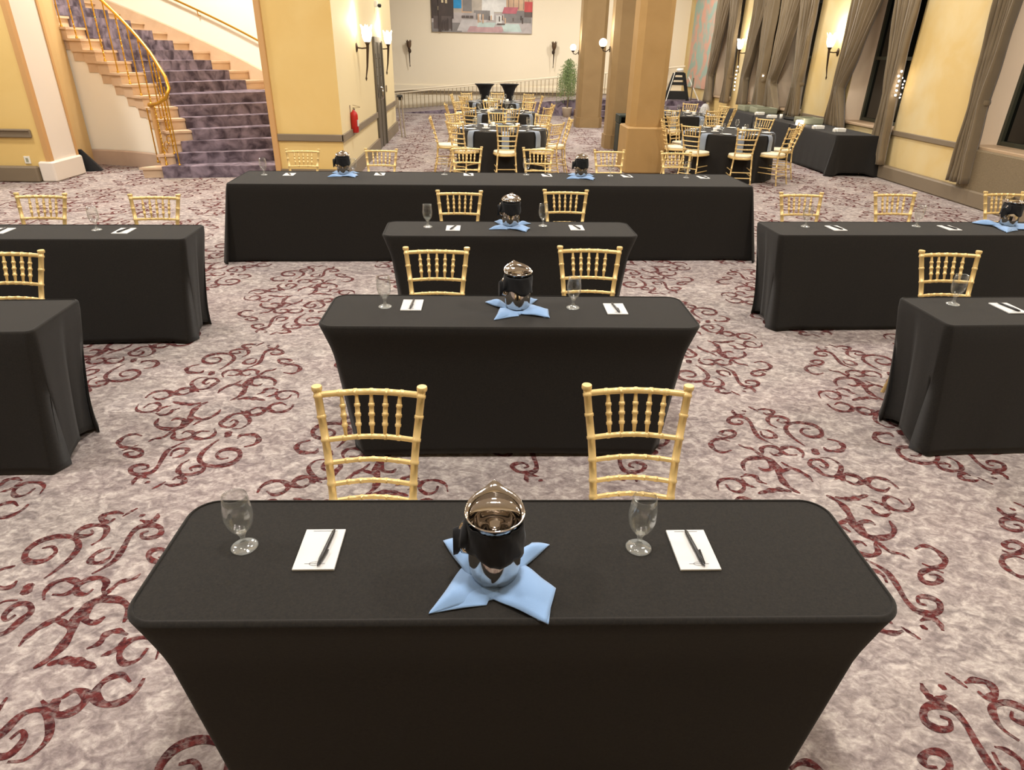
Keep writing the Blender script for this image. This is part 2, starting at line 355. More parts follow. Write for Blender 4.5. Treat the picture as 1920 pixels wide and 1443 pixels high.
# ------------------------------------------------------------------ staircase
R_IN, R_OUT, TH0, DTH, RISE = 2.90, 5.95, 0.559, 0.075, 0.168
def cyl(t, R, z=0): return (CX + R * math.cos(t), CY + R * math.sin(t), z)
NOSE = {1: ((-5.283, 11.325), (-3.939, 11.56)), 2: ((-5.17, 11.60), (-3.708, 12.163)), 3: ((-5.12, 11.80), (-3.785, 12.418)), 4: ((-5.208, 12.131), (-3.863, 12.678)),
        5: ((-5.371, 12.35), (-3.983, 13.08)), 6: ((-5.549, 12.579), (-4.078, 13.42)), 7: ((-5.704, 12.72), (-4.198, 13.80))}
NS = 21
def nose(k):        # (carpet inner end, wall inner end, carpet outer end, wall outer end)
    if k in NOSE:
        a, b = [Vector(p) for p in NOSE[k]]; d = (b - a).normalized()
        ins = Vector(cyl(TH0 + DTH * (k - 1), R_IN)[:2]) if k > 3 else a - d * (0.28 if k == 1 else 0.20)
        if k >= 4: d = (b - ins).normalized(); a = ins + d * (0.32 + 0.03 * (k - 4))
        ow = ins + d * ((-3.30 - ins.x) / d.x); oc = ins + d * ((-3.34 - ins.x) / d.x)
        return a, ins, oc, ow
    t = TH0 + DTH * (k - 1)
    return [Vector(cyl(t, r)[:2]) for r in (3.35, R_IN, 5.33, R_OUT)]
st = empty('staircase', (-4.8, 12.0, 0)); tag(st, 'curved staircase with purple-grey carpet runner, pale stone tread ends and brass banister', 'staircase')
OFF = Vector((-4.8, 12.0, 0))
stone = MB(); cpt = MB()
for k in range(1, NS):
    a0, i0, c0_, w0 = nose(k); a1, i1, c1_, w1 = nose(k + 1); z = RISE * k
    def L(p): return (p.x + 4.8, p.y - 12.0)
    # solid step body
    stone.prism([L(i0), L(w0), L(w1), L(i1)], 0.0 if k < 6 else z - 0.34, z - 0.03)
    # stone tread slab with nosing, overhanging the inner edge
    din = (i0 - w0).normalized() * 0.07; dn = (c0_ - a0).normalized(); nz = Vector((dn.y, -dn.x)) * 0.035; nz2 = nz
    stone.prism([L(i0 + din + nz), L(w0 + nz2), L(w1), L(i1 + din)], z - 0.035, z)
    din2 = (i0 - w0).normalized() * 0.03
    stone.prism([L(i0 + din2), L(i0), L(i1), L(i1 + din2)], z - 0.20, z - 0.035)
    # carpet wrapping tread and riser
    def cp(P, up_, fwd):  # helper offset
        return P
    dd = (c0_ - a0).normalized(); nf = Vector((dd.y, -dd.x)) * 0.055; nf2 = nf
    A0 = a0 + nf; C0 = c0_ + nf2
    cpt.prism([L(A0), L(C0), L(c1_), L(a1)], z - 0.012, z + 0.014)
    cpt.prism([L(A0), L(C0), L(c0_ + nf2 * 0.1), L(a0 + nf * 0.1)], z - RISE + (0.014 if k > 1 else 0.0), z - 0.012)
stone.build('stone_steps', M['stone'], st); cpt.build('carpet_runner', M['stair_carpet'], st)
# newel, banister, balusters
def zt(t): return RISE * ((t - TH0) / DTH + 1)
rail = [cyl(t, 2.93, zt(t) + 0.98 + 0.0) for t in np.linspace(2.0, 0.86, 26)]
tail = [(-5.20, 11.72, 1.66), (-5.05, 11.55, 1.50), (-4.97, 11.42, 1.34), (-5.03, 11.38, 1.20), (-5.20, 11.46, 1.12), (-5.38, 11.62, 1.08), (-5.47, 11.72, 1.08)]
pts = rail + tail
MB().tube([Vector(p) - OFF for p in pts], [0.026] * len(pts), 10).build('banister_rail', M['brass'], st)
MB().tube([Vector(p) - OFF for p in [(-5.44, 11.72, 0.17), (-5.44, 11.72, 1.06)]], 0.032, 10).build('newel_post', M['tan'], st)
nb = MB(); nb.lathe([(0.03, 1.04), (0.055, 1.06), (0.055, 1.08), (0.02, 1.10), (0.0, 1.115)], (-5.44 + 4.8, 11.72 - 12, 0), 14); nb.build('newel_cap', M['brass'], st); MB().lathe([(0.05, 0.168), (0.05, 0.2), (0.035, 0.22)], (-5.44 + 4.8, 11.72 - 12, 0), 14).build('newel_base', M['brass'], st)
def baluster(p, z0, z1, twist):
    mb = MB(); n = 4 if twist else 8; rings = []
    steps = 40 if twist else 6
    for i in range(steps + 1):
        f = i / steps; r = 0.013 if twist else 0.011; ph = f * 22 if twist else 0
        rings.append([(p[0] + 4.8 + r * math.cos(ph + 2 * PI * q / n), p[1] - 12 + r * math.sin(ph + 2 * PI * q / n), z0 + (z1 - z0) * f) for q in range(n)])
    mb.loops(rings, not twist); mb.lathe([(0.022, 0.0), (0.022, 0.02), (0.012, 0.035)], (p[0] + 4.8, p[1] - 12, z0), 8)
    mb.build('baluster', M['brass'], st)
q = 0
for k in range(4, 19):
    t = TH0 + DTH * (k - 0.55); baluster(cyl(t, 2.93), RISE * k, zt(t) + 0.96, q % 2 == 0); q += 1
for (x, y, z0, z1) in [(-5.24, 11.78, 0.504, 1.60), (-5.16, 11.58, 0.336, 1.50), (-5.06, 11.46, 0.168, 1.36), (-5.30, 11.52, 0.168, 1.08), (-5.55, 11.78, 0.168, 1.02), (-5.34, 11.88, 0.672, 1.70)]:
    baluster((x, y), z0, z1, q % 2 == 0); q += 1
# newel scroll ornament
so = MB()
for s in range(3):
    a = [Vector((-5.36 + 0.08 * s + 4.8, 11.66 - 0.05 * s - 12, 0.35 + 0.1 * s)) + Vector((0.05 * math.cos(u), 0, 0.09 * math.sin(u))) * (1 - u / 9) for u in np.linspace(0, 7, 18)]
    so.tube(a, 0.007, 6)
so.build('scroll_ornament', M['brass'], st)
# walls beneath and beside the stairs
inner = MB()
ts = np.linspace(0.78, 2.3, 40)
inner.loops([[cyl(t, R_IN + 0.015, 0) for t in ts], [cyl(t, R_IN + 0.015, max(0.3, zt(t) - 0.30)) for t in ts]], True, (False, False), False)
inner.loops([[cyl(t, R_IN + 0.03, 0) for t in ts], [cyl(t, R_IN + 0.03, max(0.3, zt(t) - 0.26)) for t in ts]], True, (False, False), False)
struct(inner.build('wall_under_stairs', M['white']))
ib = MB(); tb = np.linspace(0.80, 2.3, 40)
prof = [(R_IN, 0), (R_IN - 0.035, 0), (R_IN - 0.035, 0.24), (R_IN, 0.26)]
ib.loops([[cyl(t, r, z) for t in tb] for r, z in prof], False, (False, False), False); struct(ib.build('baseboard_under_stairs', M['base']))
ow = MB(); t2 = np.linspace(0.835, 2.6, 50)
ow.loops([[cyl(t, R_OUT, 0) for t in t2], [cyl(t, R_OUT, CEIL) for t in t2]], True, (False, False), False)
ow.loops([[cyl(t, R_OUT + 0.2, 0) for t in t2], [cyl(t, R_OUT + 0.2, CEIL) for t in t2]], True, (False, False), False)
struct(ow.build('wall_stair', M['white']))
sg = MB(); t3 = np.linspace(0.92, 2.4, 50)
sg.loops([[cyl(t, R_OUT - 0.001, zt(t) - 0.3) for t in t3], [cyl(t, R_OUT - 0.03, zt(t) - 0.3) for t in t3], [cyl(t, R_OUT - 0.03, zt(t) + 0.14) for t in t3], [cyl(t, R_OUT - 0.001, zt(t) + 0.16) for t in t3]], False, (False, False), False)
struct(sg.build('trim_6', M['stone']))
hr = empty('handrail', cyl(1.2, R_OUT, 2.6)); tag(hr, 'brass wall handrail climbing the white wall beside the stairs', 'handrail')
ho = Vector(cyl(1.2, R_OUT, 2.6))
MB().tube([Vector(cyl(t, R_OUT - 0.09, zt(t) + 0.72)) - ho for t in np.linspace(0.95, 2.0, 24)], 0.021, 8).build('rail', M['brass'], hr)
for t in (1.05, 1.32, 1.6, 1.88):
    MB().tube([Vector(cyl(t, R_OUT, zt(t) + 0.62)) - ho, Vector(cyl(t, R_OUT - 0.07, zt(t) + 0.62)) - ho, Vector(cyl(t, R_OUT - 0.09, zt(t) + 0.71)) - ho], 0.01, 6).build('bracket', M['brass'], hr)

# ------------------------------------------------------------------ right wall with windows
XW = 7.4
WIN = [(7.6, 10.25), (12.42, 14.35), (16.35, 18.0), (18.65, 19.95), (21.3, 23.0)]
r = MB(); y = -5
for a, b in WIN:
    r.box(XW, XW + 0.5, y, a, 0, CEIL); r.box(XW, XW + 0.5, a, b, 0, 0.80); y = b
r.box(XW, XW + 0.5, y, 27, 0, CEIL); r.box(XW, XW + 0.5, -5, 27, 4.6, CEIL)
struct(r.build('wall_right', M['pier']))
jm = MB()
for a, b in WIN:
    for yy in (a, b): jm.box(XW + 0.005, XW + 0.42, yy - 0.004, yy + 0.004, 0.80, 4.6)
struct(jm.build('trim_7', M['sheer']))
for i, (a, b) in enumerate(WIN):
    wn = empty('window_%d' % (i + 1), (XW + 0.42, (a + b) / 2, 0.83)); struct(wn); h = (b - a) / 2
    MB().box(0.0, 0.03, -h, h, 0, 3.8).build('window_pane', M['night'], wn)
    f = MB()
    for yy in (-h + 0.03, h - 0.03): f.box(-0.05, 0.0, yy - 0.035, yy + 0.035, 0, 3.8)
    f.box(-0.04, 0.0, -0.02, 0.02, 0, 3.8)
    for zz in (0.03, 1.15, 2.3): f.box(-0.045, 0.0, -h, h, zz - 0.03, zz + 0.03)
    f.build('window_frame', M['frame'], wn)
    MB().bbox(-0.47, 0.0, -h - 0.02, h + 0.02, -0.05, 0.0, 0.01).build('window_sill', M['sill'], wn)
# panel below the near window, chair rail and baseboard
struct(MB().bbox(XW - 0.10, XW, 6.5, 10.22, 0.0, 0.79, 0.02).build('wall_right_panel', M['wainscot']))
j = MB(); j.bbox(XW - 0.03, XW, 10.25, 12.5, 0.735, 0.82, 0.008); j.bbox(XW - 0.03, XW, 12.44, 12.52, 0.24, 0.8, 0.008); j.bbox(XW - 0.03, XW, 14.5, 16.2, 0.735, 0.82, 0.008)
struct(j.build('trim_8', M['trim']))
j = MB(); j.bbox(XW - 0.13, XW, 5, 20, 0, 0.23, 0.02); struct(j.build('baseboard_right', M['trim']))
# outlets
for (x, y, z, lab, ax) in [(-7.10, 10.73 + 0.13 - 0.006, 0.32, 'white wall outlet low on the yellow wall left of the stairs', 'y'), (XW - 0.006, 10.55, 0.44, 'white wall outlet low on the yellow pier between the right windows', 'x')]:
    o = empty('wall_outlet', (x, y, z)); tag(o, lab, 'outlet')
    if ax == 'y':
        MB().bbox(-0.045, 0.045, -0.006, 0.006, -0.055, 0.055, 0.003).build('cover_plate', M['plastic_white'], o); MB().box(-0.018, 0.018, -0.009, -0.005, -0.03, 0.03).build('socket', M['rack'], o)
    else:
        MB().bbox(-0.006, 0.006, -0.035, 0.035, -0.055, 0.055, 0.003).build('cover_plate', M['plastic_white'], o); MB().box(-0.009, -0.005, -0.016, 0.016, -0.03, 0.03).build('socket', M['rack'], o)

# ------------------------------------------------------------------ curtains
def curtain(y_top0, y_top1, y_tie, y_b0, y_b1, z_bot, seed, label, ztie=1.42, ztop=4.55, tiew=0.10):
    rnd = random.Random(seed); mb = MB(); NZ, NY = 44, 54; rows = []
    nf = 6.5 + rnd.random(); ph = rnd.random() * 6
    for i in range(NZ + 1):
        z = ztop + (z_bot - ztop) * i / NZ
        if z >= ztie:
            f = ((z - ztie) / (3.0 - ztie)) ** 0.9
            a = (y_tie - tiew) + (y_top0 - (y_tie - tiew)) * f; b = (y_tie + tiew) + (y_top1 - (y_tie + tiew)) * f
        else:
            f = ((ztie - z) / (ztie - z_bot)) ** 1.1
            a = (y_tie - tiew) + (y_b0 - (y_tie - tiew)) * f; b = (y_tie + tiew) + (y_b1 - (y_tie + tiew)) * f
        wd = b - a; row = []
        for j in range(NY + 1):
            u = j / NY; amp = 0.048 + 0.055 * (1 - min(1, wd / 0.9)) 
            x = XW - 0.165 + amp * math.sin(u * nf * 2 * PI + ph) + 0.3 * amp * math.sin(u * nf * 4.7 * PI + ph * 2) + 0.006 * math.sin(z * 7 + u * 20)
            row.append((x, a + wd * (u + 0.012 * math.sin(u * 40 + z * 2)), z))
        rows.append(row)
    mb.loops(rows, True, (False, False), False); o = empty('curtain', (XW - 0.13, y_tie, 0)); tag(o, label, 'curtain')
    me = mb.build('drape', M['curtain'], o); me.location = (-(XW - 0.13), -y_tie, 0)
    sm = me.modifiers.new('s', 'SOLIDIFY'); sm.thickness = 0.012
    tb = MB(); n = 18
    tb.loops([[(rr * 0.10 * math.cos(2 * PI * k / n), (tiew + 0.025) * rr * math.sin(2 * PI * k / n), ztie + dz) for k in range(n)] for rr, dz in ((1.0, -0.035), (1.06, 0), (1.0, 0.035))], True, (False, False))
    t = tb.build('tieback', M['curtain'], o)
    return o
curtain(10.02, 10.50, 10.16, 9.92, 10.30, 0.30, 1, 'tied brown curtain at the right edge beside the nearest window')
curtain(13.55, 14.75, 14.45, 13.9, 14.80, 0.66, 2, 'tied brown curtain on the far side of the window beside the lit torch sconce', )
curtain(12.35, 13.10, 12.50, 12.20, 12.66, 0.24, 3, 'long tied brown curtain reaching down past the sill behind the black buffet corner')
curtain(16.95, 18.1, 17.95, 17.3, 18.15, 0.78, 4, 'tied brown curtain just left of the narrow straw wall strip, third window along')
curtain(16.25, 16.95, 16.42, 16.15, 16.75, 0.72, 5, 'tied brown curtain just left of the lit torch sconce on the right wall')
curtain(19.2, 20.05, 19.9, 19.6, 20.1, 0.74, 6, 'tied brown curtain hanging next to the far torch sconce, window side')
curtain(18.5, 19.15, 18.68, 18.45, 18.9, 0.74, 7, 'tied brown curtain between the far window pair, right of its pale jamb')
curtain(22.2, 23.2, 23.05, 22.7, 23.3, 0.62, 8, 'tied brown curtain farthest back, next to the mural')
curtain(21.15, 21.9, 21.3, 21.1, 21.6, 0.7, 9, 'tied brown curtain left of the far torch sconce on the right wall')
# bulbs reflected / hung in the window recesses
for (y, z0, z1, n, lab) in [(13.25, 1.20, 1.66, 9, 'cluster of white and red lights behind the glass beside the buffet end'), (12.36, 1.40, 1.78, 6, 'string of bright lights at the curtain beside the straw pier'),
                    (16.45, 1.20, 1.64, 7, 'string of small lights at the window left of the lit torch sconce'), (18.6, 1.16, 1.62, 6, 'string of small lights at the window in the middle of the curtain row'), (20.6, 1.1, 1.7, 7, 'string of small lights below the far torch sconce')]:
    o = empty('string_light', (XW + 0.02 if n != 9 else XW + 0.36, y, z0)); tag(o, lab, 'string lights'); rnd = random.Random(int(y * 10))
    wire = []; bm_ = MB()
    for k in range(n):
        yy = rnd.uniform(-0.1, 0.1) * (1 if n == 9 else 0.3); zz = (z1 - z0) * k / (n - 1); wire.append((0, yy, zz))
        MB().lathe([(0.002, -0.018), (0.013, -0.012), (0.017, 0), (0.013, 0.012), (0.002, 0.018)], (-0.2 if n != 9 else -0.02, yy, zz), 8).build('bulb', M['bulb'], o)
    MB().tube([(p[0] - (0.2 if n != 9 else 0.02), p[1], p[2]) for p in wire], 0.004, 5).build('wire', M['frame'], o)

# ------------------------------------------------------------------ torch sconces
def sconce(lit):
    o = empty('torch_sconce'); tag(o, 'x', 'wall sconce')          # wall is at y=0, arm reaches towards -y
    b = MB(); b.lathe([(0.0, -0.012), (0.05, -0.01), (0.055, 0), (0.03, 0.015), (0.0, 0.02)], (0, 0, 0), 14)
    for i, v in enumerate(b.v): b.v[i] = (v[0], -v[2] * 1.0 - 0.01, v[1] * 1.4)
    b.build('wall_plate', M['bronze'], o)
    MB().tube([(0, 0, 0), (0, -0.10, -0.01), (0, -0.20, 0.0)], 0.012, 8).build('arm', M['bronze'], o)
    MB().tube([(0, -0.20, 0.10), (0, -0.20, 0.0), (0, -0.17, -0.30), (0, -0.14, -0.46), (0, -0.137, -0.49), (0, -0.135, -0.53)], [0.03, 0.024, 0.016, 0.010, 0.018, 0.003], 10).build('stem', M['bronze'], o)
    s = MB(); n = 24; rings = []
    for (rr, z, jag) in [(0.028, 0.07, 0), (0.06, 0.11, 0), (0.082, 0.17, 0), (0.088, 0.23, 0), (0.085, 0.27, 0), (0.092, 0.31, 1), (0.084, 0.30, 1), (0.078, 0.24, 0), (0.05, 0.12, 0)]:
        rings.append([((rr + jag * 0.02 * (k % 4 == 0)) * math.cos(2 * PI * k / n), -0.20 + (rr + jag * 0.02 * (k % 4 == 0)) * math.sin(2 * PI * k / n), z + jag * (0.05 if k % 4 == 0 else (-0.015 if k % 4 == 2 else 0.01))) for k in range(n)])
    s.loops(rings, True, (True, False)); s.build('glass_shade', M['shade'] if lit else M['shade_off'], o)
    c = MB(); c.lathe([(0.02, 0.03), (0.036, 0.06), (0.05, 0.09), (0.035, 0.08)], (0, -0.20, 0), 12); c.build('cup', M['bronze'], o)
    return Proto(o)
SL, SO = sconce(True), sconce(False)
def globe():
    o = empty('globe_sconce'); tag(o, 'x', 'wall sconce')
    MB().bbox(-0.035, 0.035, -0.02, 0.0, -0.06, 0.06, 0.008).build('wall_plate', M['bronze'], o)
    MB().tube([(0, -0.02, 0), (0, -0.09, -0.05), (0, -0.16, -0.03), (0, -0.17, 0.03)], 0.011, 8).build('arm', M['bronze'], o)
    MB().lathe([(0.012, 0.0), (0.035, 0.02), (0.055, 0.045), (0.05, 0.05)], (0, -0.17, 0.0), 14).build('cup', M['bronze'], o)
    MB().lathe([(0.04, 0.045), (0.075, 0.08), (0.088, 0.125), (0.075, 0.17), (0.045, 0.20), (0.0, 0.21)], (0, -0.17, 0.0), 18).build('glass_globe', M['shade'], o)
    return Proto(o)
GS = globe()
def put_sconce(P, x, y, z, rz, label, power=16, group=None):
    P.put((x, y, z), rz, label)
    if power:
        d = Vector((math.sin(rz), -math.cos(rz), 0)) * 0.2
        lamp('POINT', (x + d.x, y + d.y, z + 0.42), power, 0.05, (1.0, 0.95, 0.85))
W1 = -PI / 2; E1 = PI / 2
put_sconce(SL, -2.27, 12.95, 1.97, E1, 'lit torch sconce above the fire extinguisher, nearest on the left side wall')
put_sconce(SL, -2.375, 16.45, 1.97, E1, 'lit torch sconce beyond the side door, left of the unlit torch')
put_sconce(SL, XW, 15.15, 2.08, W1, 'lit torch sconce on the straw wall between two curtained windows at right')
put_sconce(SL, XW, 20.6, 2.06, W1, 'lit torch sconce glowing between the far brown curtains')
put_sconce(GS, 2.66, 20.9, 1.98, -PI / 2, 'lit globe sconce on the left side of the farthest column, above the willow plant', 12)
put_sconce(GS, 2.74, 16.1, 2.05, -PI / 2, 'lit sconce on the left side of the middle column', 12)
put_sconce(SO, -2.78, 26.9, 1.93, 0, 'unlit dark torch sconce on the back wall, left of the street picture', 0)
put_sconce(SO, 2.48, 26.9, 1.98, 0, 'unlit dark torch sconce on the back wall, right of the street picture', 0)

# ------------------------------------------------------------------ columns
def column(x0, x1, y0, y1, m, ch, pl=None, base=0.0):
    def oc(x0, x1, y0, y1, c): return [(x0 + c, y0), (x1 - c, y0), (x1, y0 + c), (x1, y1 - c), (x1 - c, y1), (x0 + c, y1), (x0, y1 - c), (x0, y0 + c)]
    mb = MB(); mb.prism(oc(x0, x1, y0, y1, ch), 0, CEIL)
    o = mb.build('column', m)
    if pl:
        q = MB(); q.bbox(*pl, 0.02); q.build('plinth', m, o)
    if base:
        q = MB(); e = 0.03; q.prism(oc(x0 - e, x1 + e, y0 - e, y1 + e, ch), 0, base); q.build('base_band', M['column_dark'], o)
    return o
tag(column(2.60, 3.20, 12.50, 13.1, M['column'], 0.10, (2.535, 3.27, 12.40, 13.2, 0, 0.79)), 'nearest ochre square column standing on a wide plinth', 'column')
tag(column(2.76, 3.36, 15.8, 16.4, M['column_dark'], 0.12, None, 0.30), 'middle tan column with the dark green bin at its foot', 'column')
tag(column(2.69, 3.40, 20.6, 21.3, M['column_dark'], 0.10, None, 0.28), 'farthest tan column, beside the willow-like plant', 'column')

# ------------------------------------------------------------------ back of the room: ramp, stage, balustrade
rp = MB(); rp.add([(-3.0, 24.6, 0), (7.38, 24.6, 0), (7.38, 24.6, 0.62), (3.6, 24.6, 0.58), (-3.0, 26.83, 0), (7.38, 26.83, 0), (7.38, 26.83, 0.62), (3.6, 26.83, 0.58)],
    [(0, 1, 2, 3), (0, 3, 7, 4), (3, 2, 6, 7), (1, 5, 6, 2), (4, 7, 6, 5)]); rp.mi = [0, 1, 1, 0, 0]
tag(rp.build('carpeted_ramp', [M['stair_carpet'], M['carpet']]), 'carpeted ramp with purple side rising to the right along the back wall', 'ramp')
stg = MB(); 
for k in range(4): stg.box(3.5, 7.38, 22.6 + 0.32 * k if k < 3 else 23.56, 22.92 + 0.32 * k if k < 3 else 24.6, 0, 0.15 * (k + 1))
tag(stg.build('stage_steps', M['stair_carpet']), 'low purple carpeted steps up to the rear platform behind the columns', 'steps')
zr = lambda x: 0.62 + (x + 3.3) * 0.1035
zb = lambda x: max(0.03, 0.58 * (x + 3.0) / 6.6)
rl = empty('ramp_railing', (-3.3, 26.45, 0)); tag(rl, 'cream ramp railing of thin balusters with a sloping rail along the back wall', 'railing')
def RL(mb, n, m): o = mb.build(n, m, rl); o.location = (3.3, -26.45, 0); return o
q = MB(); q.tube([(-3.4, 26.4, zr(-3.4)), (7.3, 26.4, min(1.6, zr(7.3)))], 0.025, 8); RL(q, 'handrail', M['cream'])
q = MB(); q.tube([(-3.4, 26.4, zr(-3.4) - 0.09), (7.3, 26.4, zr(7.3) - 0.09)], 0.018, 8); RL(q, 'lower_rail', M['cream'])
for x in np.arange(-3.3, 4.6, 0.148):
    RL(MB().box(x - 0.010, x + 0.010, 26.39, 26.41, zb(x), zr(x) - 0.09), 'baluster', M['bal'])
j = MB().box(-8, 7.4, 26.84, 26.9, 0.54, 0.61); struct(j.build('trim_9', M['trim']))
j = MB().box(-8, 7.4, 26.86, 26.9, 0.62, 0.80); struct(j.build('baseboard_back', M['cream']))
# street picture
def picture():
    pal = dict(wall=(196, 186, 172), dark=(78, 66, 62), dk2=(104, 92, 88), sky=(30, 160, 226), road=(196, 188, 186), road2=(214, 210, 208), pink=(206, 168, 170), mint=(200, 220, 214), white=(236, 236, 232), red=(208, 84, 84), rose=(204, 112, 124), tan=(220, 184, 150), grey=(140, 136, 134), lamp=(238, 220, 180))
    keys = list(pal); mats = [mat('picture_' + k, pal[k], 0.5, noise=(3, tuple(int(c * 0.88) for c in pal[k]), 0.35, 0.65)) for k in keys]
    mb = MB(); X0, X1, Z0, Z1 = -1.95, 1.66, 2.56, 4.6; lay = [0]
    def R(u0, u1, v0, v1, k, sk=0):
        lay[0] += 1; y = 26.84 - 0.0006 * lay[0]; mb.cur = keys.index(k); W_ = X1 - X0
        mb.add([(X0 + u0 * W_, y, Z0 + v0), (X0 + u1 * W_, y, Z0 + v0), (X0 + (u1 + sk) * W_, y, Z0 + v1), (X0 + (u0 + sk) * W_, y, Z0 + v1)], [(0, 1, 2, 3)])
    mb.cur = 0; mb.box(X0, X1, 26.84, 26.9, Z0, Z1); rnd = random.Random(3)
    R(0, 1, 0, 0.62, 'road'); R(0, 0.3, 0, 0.3, 'grey'); R(0.25, 0.5, 0.05, 0.4, 'road2', 0.05); R(0.35, 0.7, 0.02, 0.2, 'pink', 0.03); R(0.45, 0.62, 0.18, 0.33, 'mint', 0.02); R(0.72, 0.9, 0.05, 0.3, 'mint', -0.03)
    R(0, 0.22, 0.42, Z1 - Z0, 'dark'); R(0.02, 0.2, 0.1, 0.5, 'dk2'); R(0.22, 0.30, 0.75, Z1 - Z0, 'sky'); R(0.30, 0.42, 0.62, Z1 - Z0, 'tan'); R(0.31, 0.4, 0.66, 1.2, 'grey'); R(0.40, 0.52, 0.62, Z1 - Z0, 'wall'); R(0.50, 0.74, 0.66, Z1 - Z0, 'white')
    R(0.42, 0.6, 0.62, 0.70, 'grey'); R(0.44, 0.60, 0.42, 0.64, 'grey'); R(0.74, 1, 0.7, Z1 - Z0, 'tan'); R(0.72, 0.99, 0.34, 0.72, 'grey'); R(0.92, 1, 0.52, 0.74, 'dk2'); R(0.58, 0.62, 0.4, 0.9, 'white')
    for k in range(5): R(0.76 + 0.05 * k, 0.765 + 0.05 * k, 0.75, 1.3, 'dk2')
    R(0.70, 0.84, 0.62, 0.82, 'rose', 0.02); R(0.92, 1, 0.68, 1.0, 'red'); R(0.64, 0.70, 0.28, 0.56, 'white'); R(0.65, 0.73, 0.26, 0.31, 'dk2')
    for k in range(14): u = rnd.uniform(0.3, 0.98); R(u, u + 0.012, rnd.uniform(0.3, 0.42), rnd.uniform(0.48, 0.6), rnd.choice(['dk2', 'dark', 'white', 'tan']))
    for k in range(9): u = rnd.uniform(0.02, 0.19); v = rnd.uniform(0.55, 1.6); R(u, u + 0.02, v, v + 0.12, 'lamp')
    for k in range(8): u = rnd.uniform(0.1, 0.2); R(u, u + 0.01, 0.05, rnd.uniform(0.3, 0.45), 'dark')
    R(0.07, 0.098, 0, Z1 - Z0, 'dark')
    for u in (0.3, 0.34, 0.38): R(u, u + 0.035, 0.46, 0.53, 'dk2')
    tag(mb.build('street_picture', mats), 'large picture of an old city street with red awnings on the back wall', 'picture')
picture()
# mural on right wall
mm = mat('mural_paint', (150, 176, 164), 0.6, noise=(2.2, (206, 158, 138), 0.42, 0.58))
tag(MB().bbox(XW - 0.045, XW - 0.002, 23.5, 26.2, 0.95, 4.4, 0.01).build('mural_panel', mm), 'tall pastel mural at the far end of the right wall', 'mural')

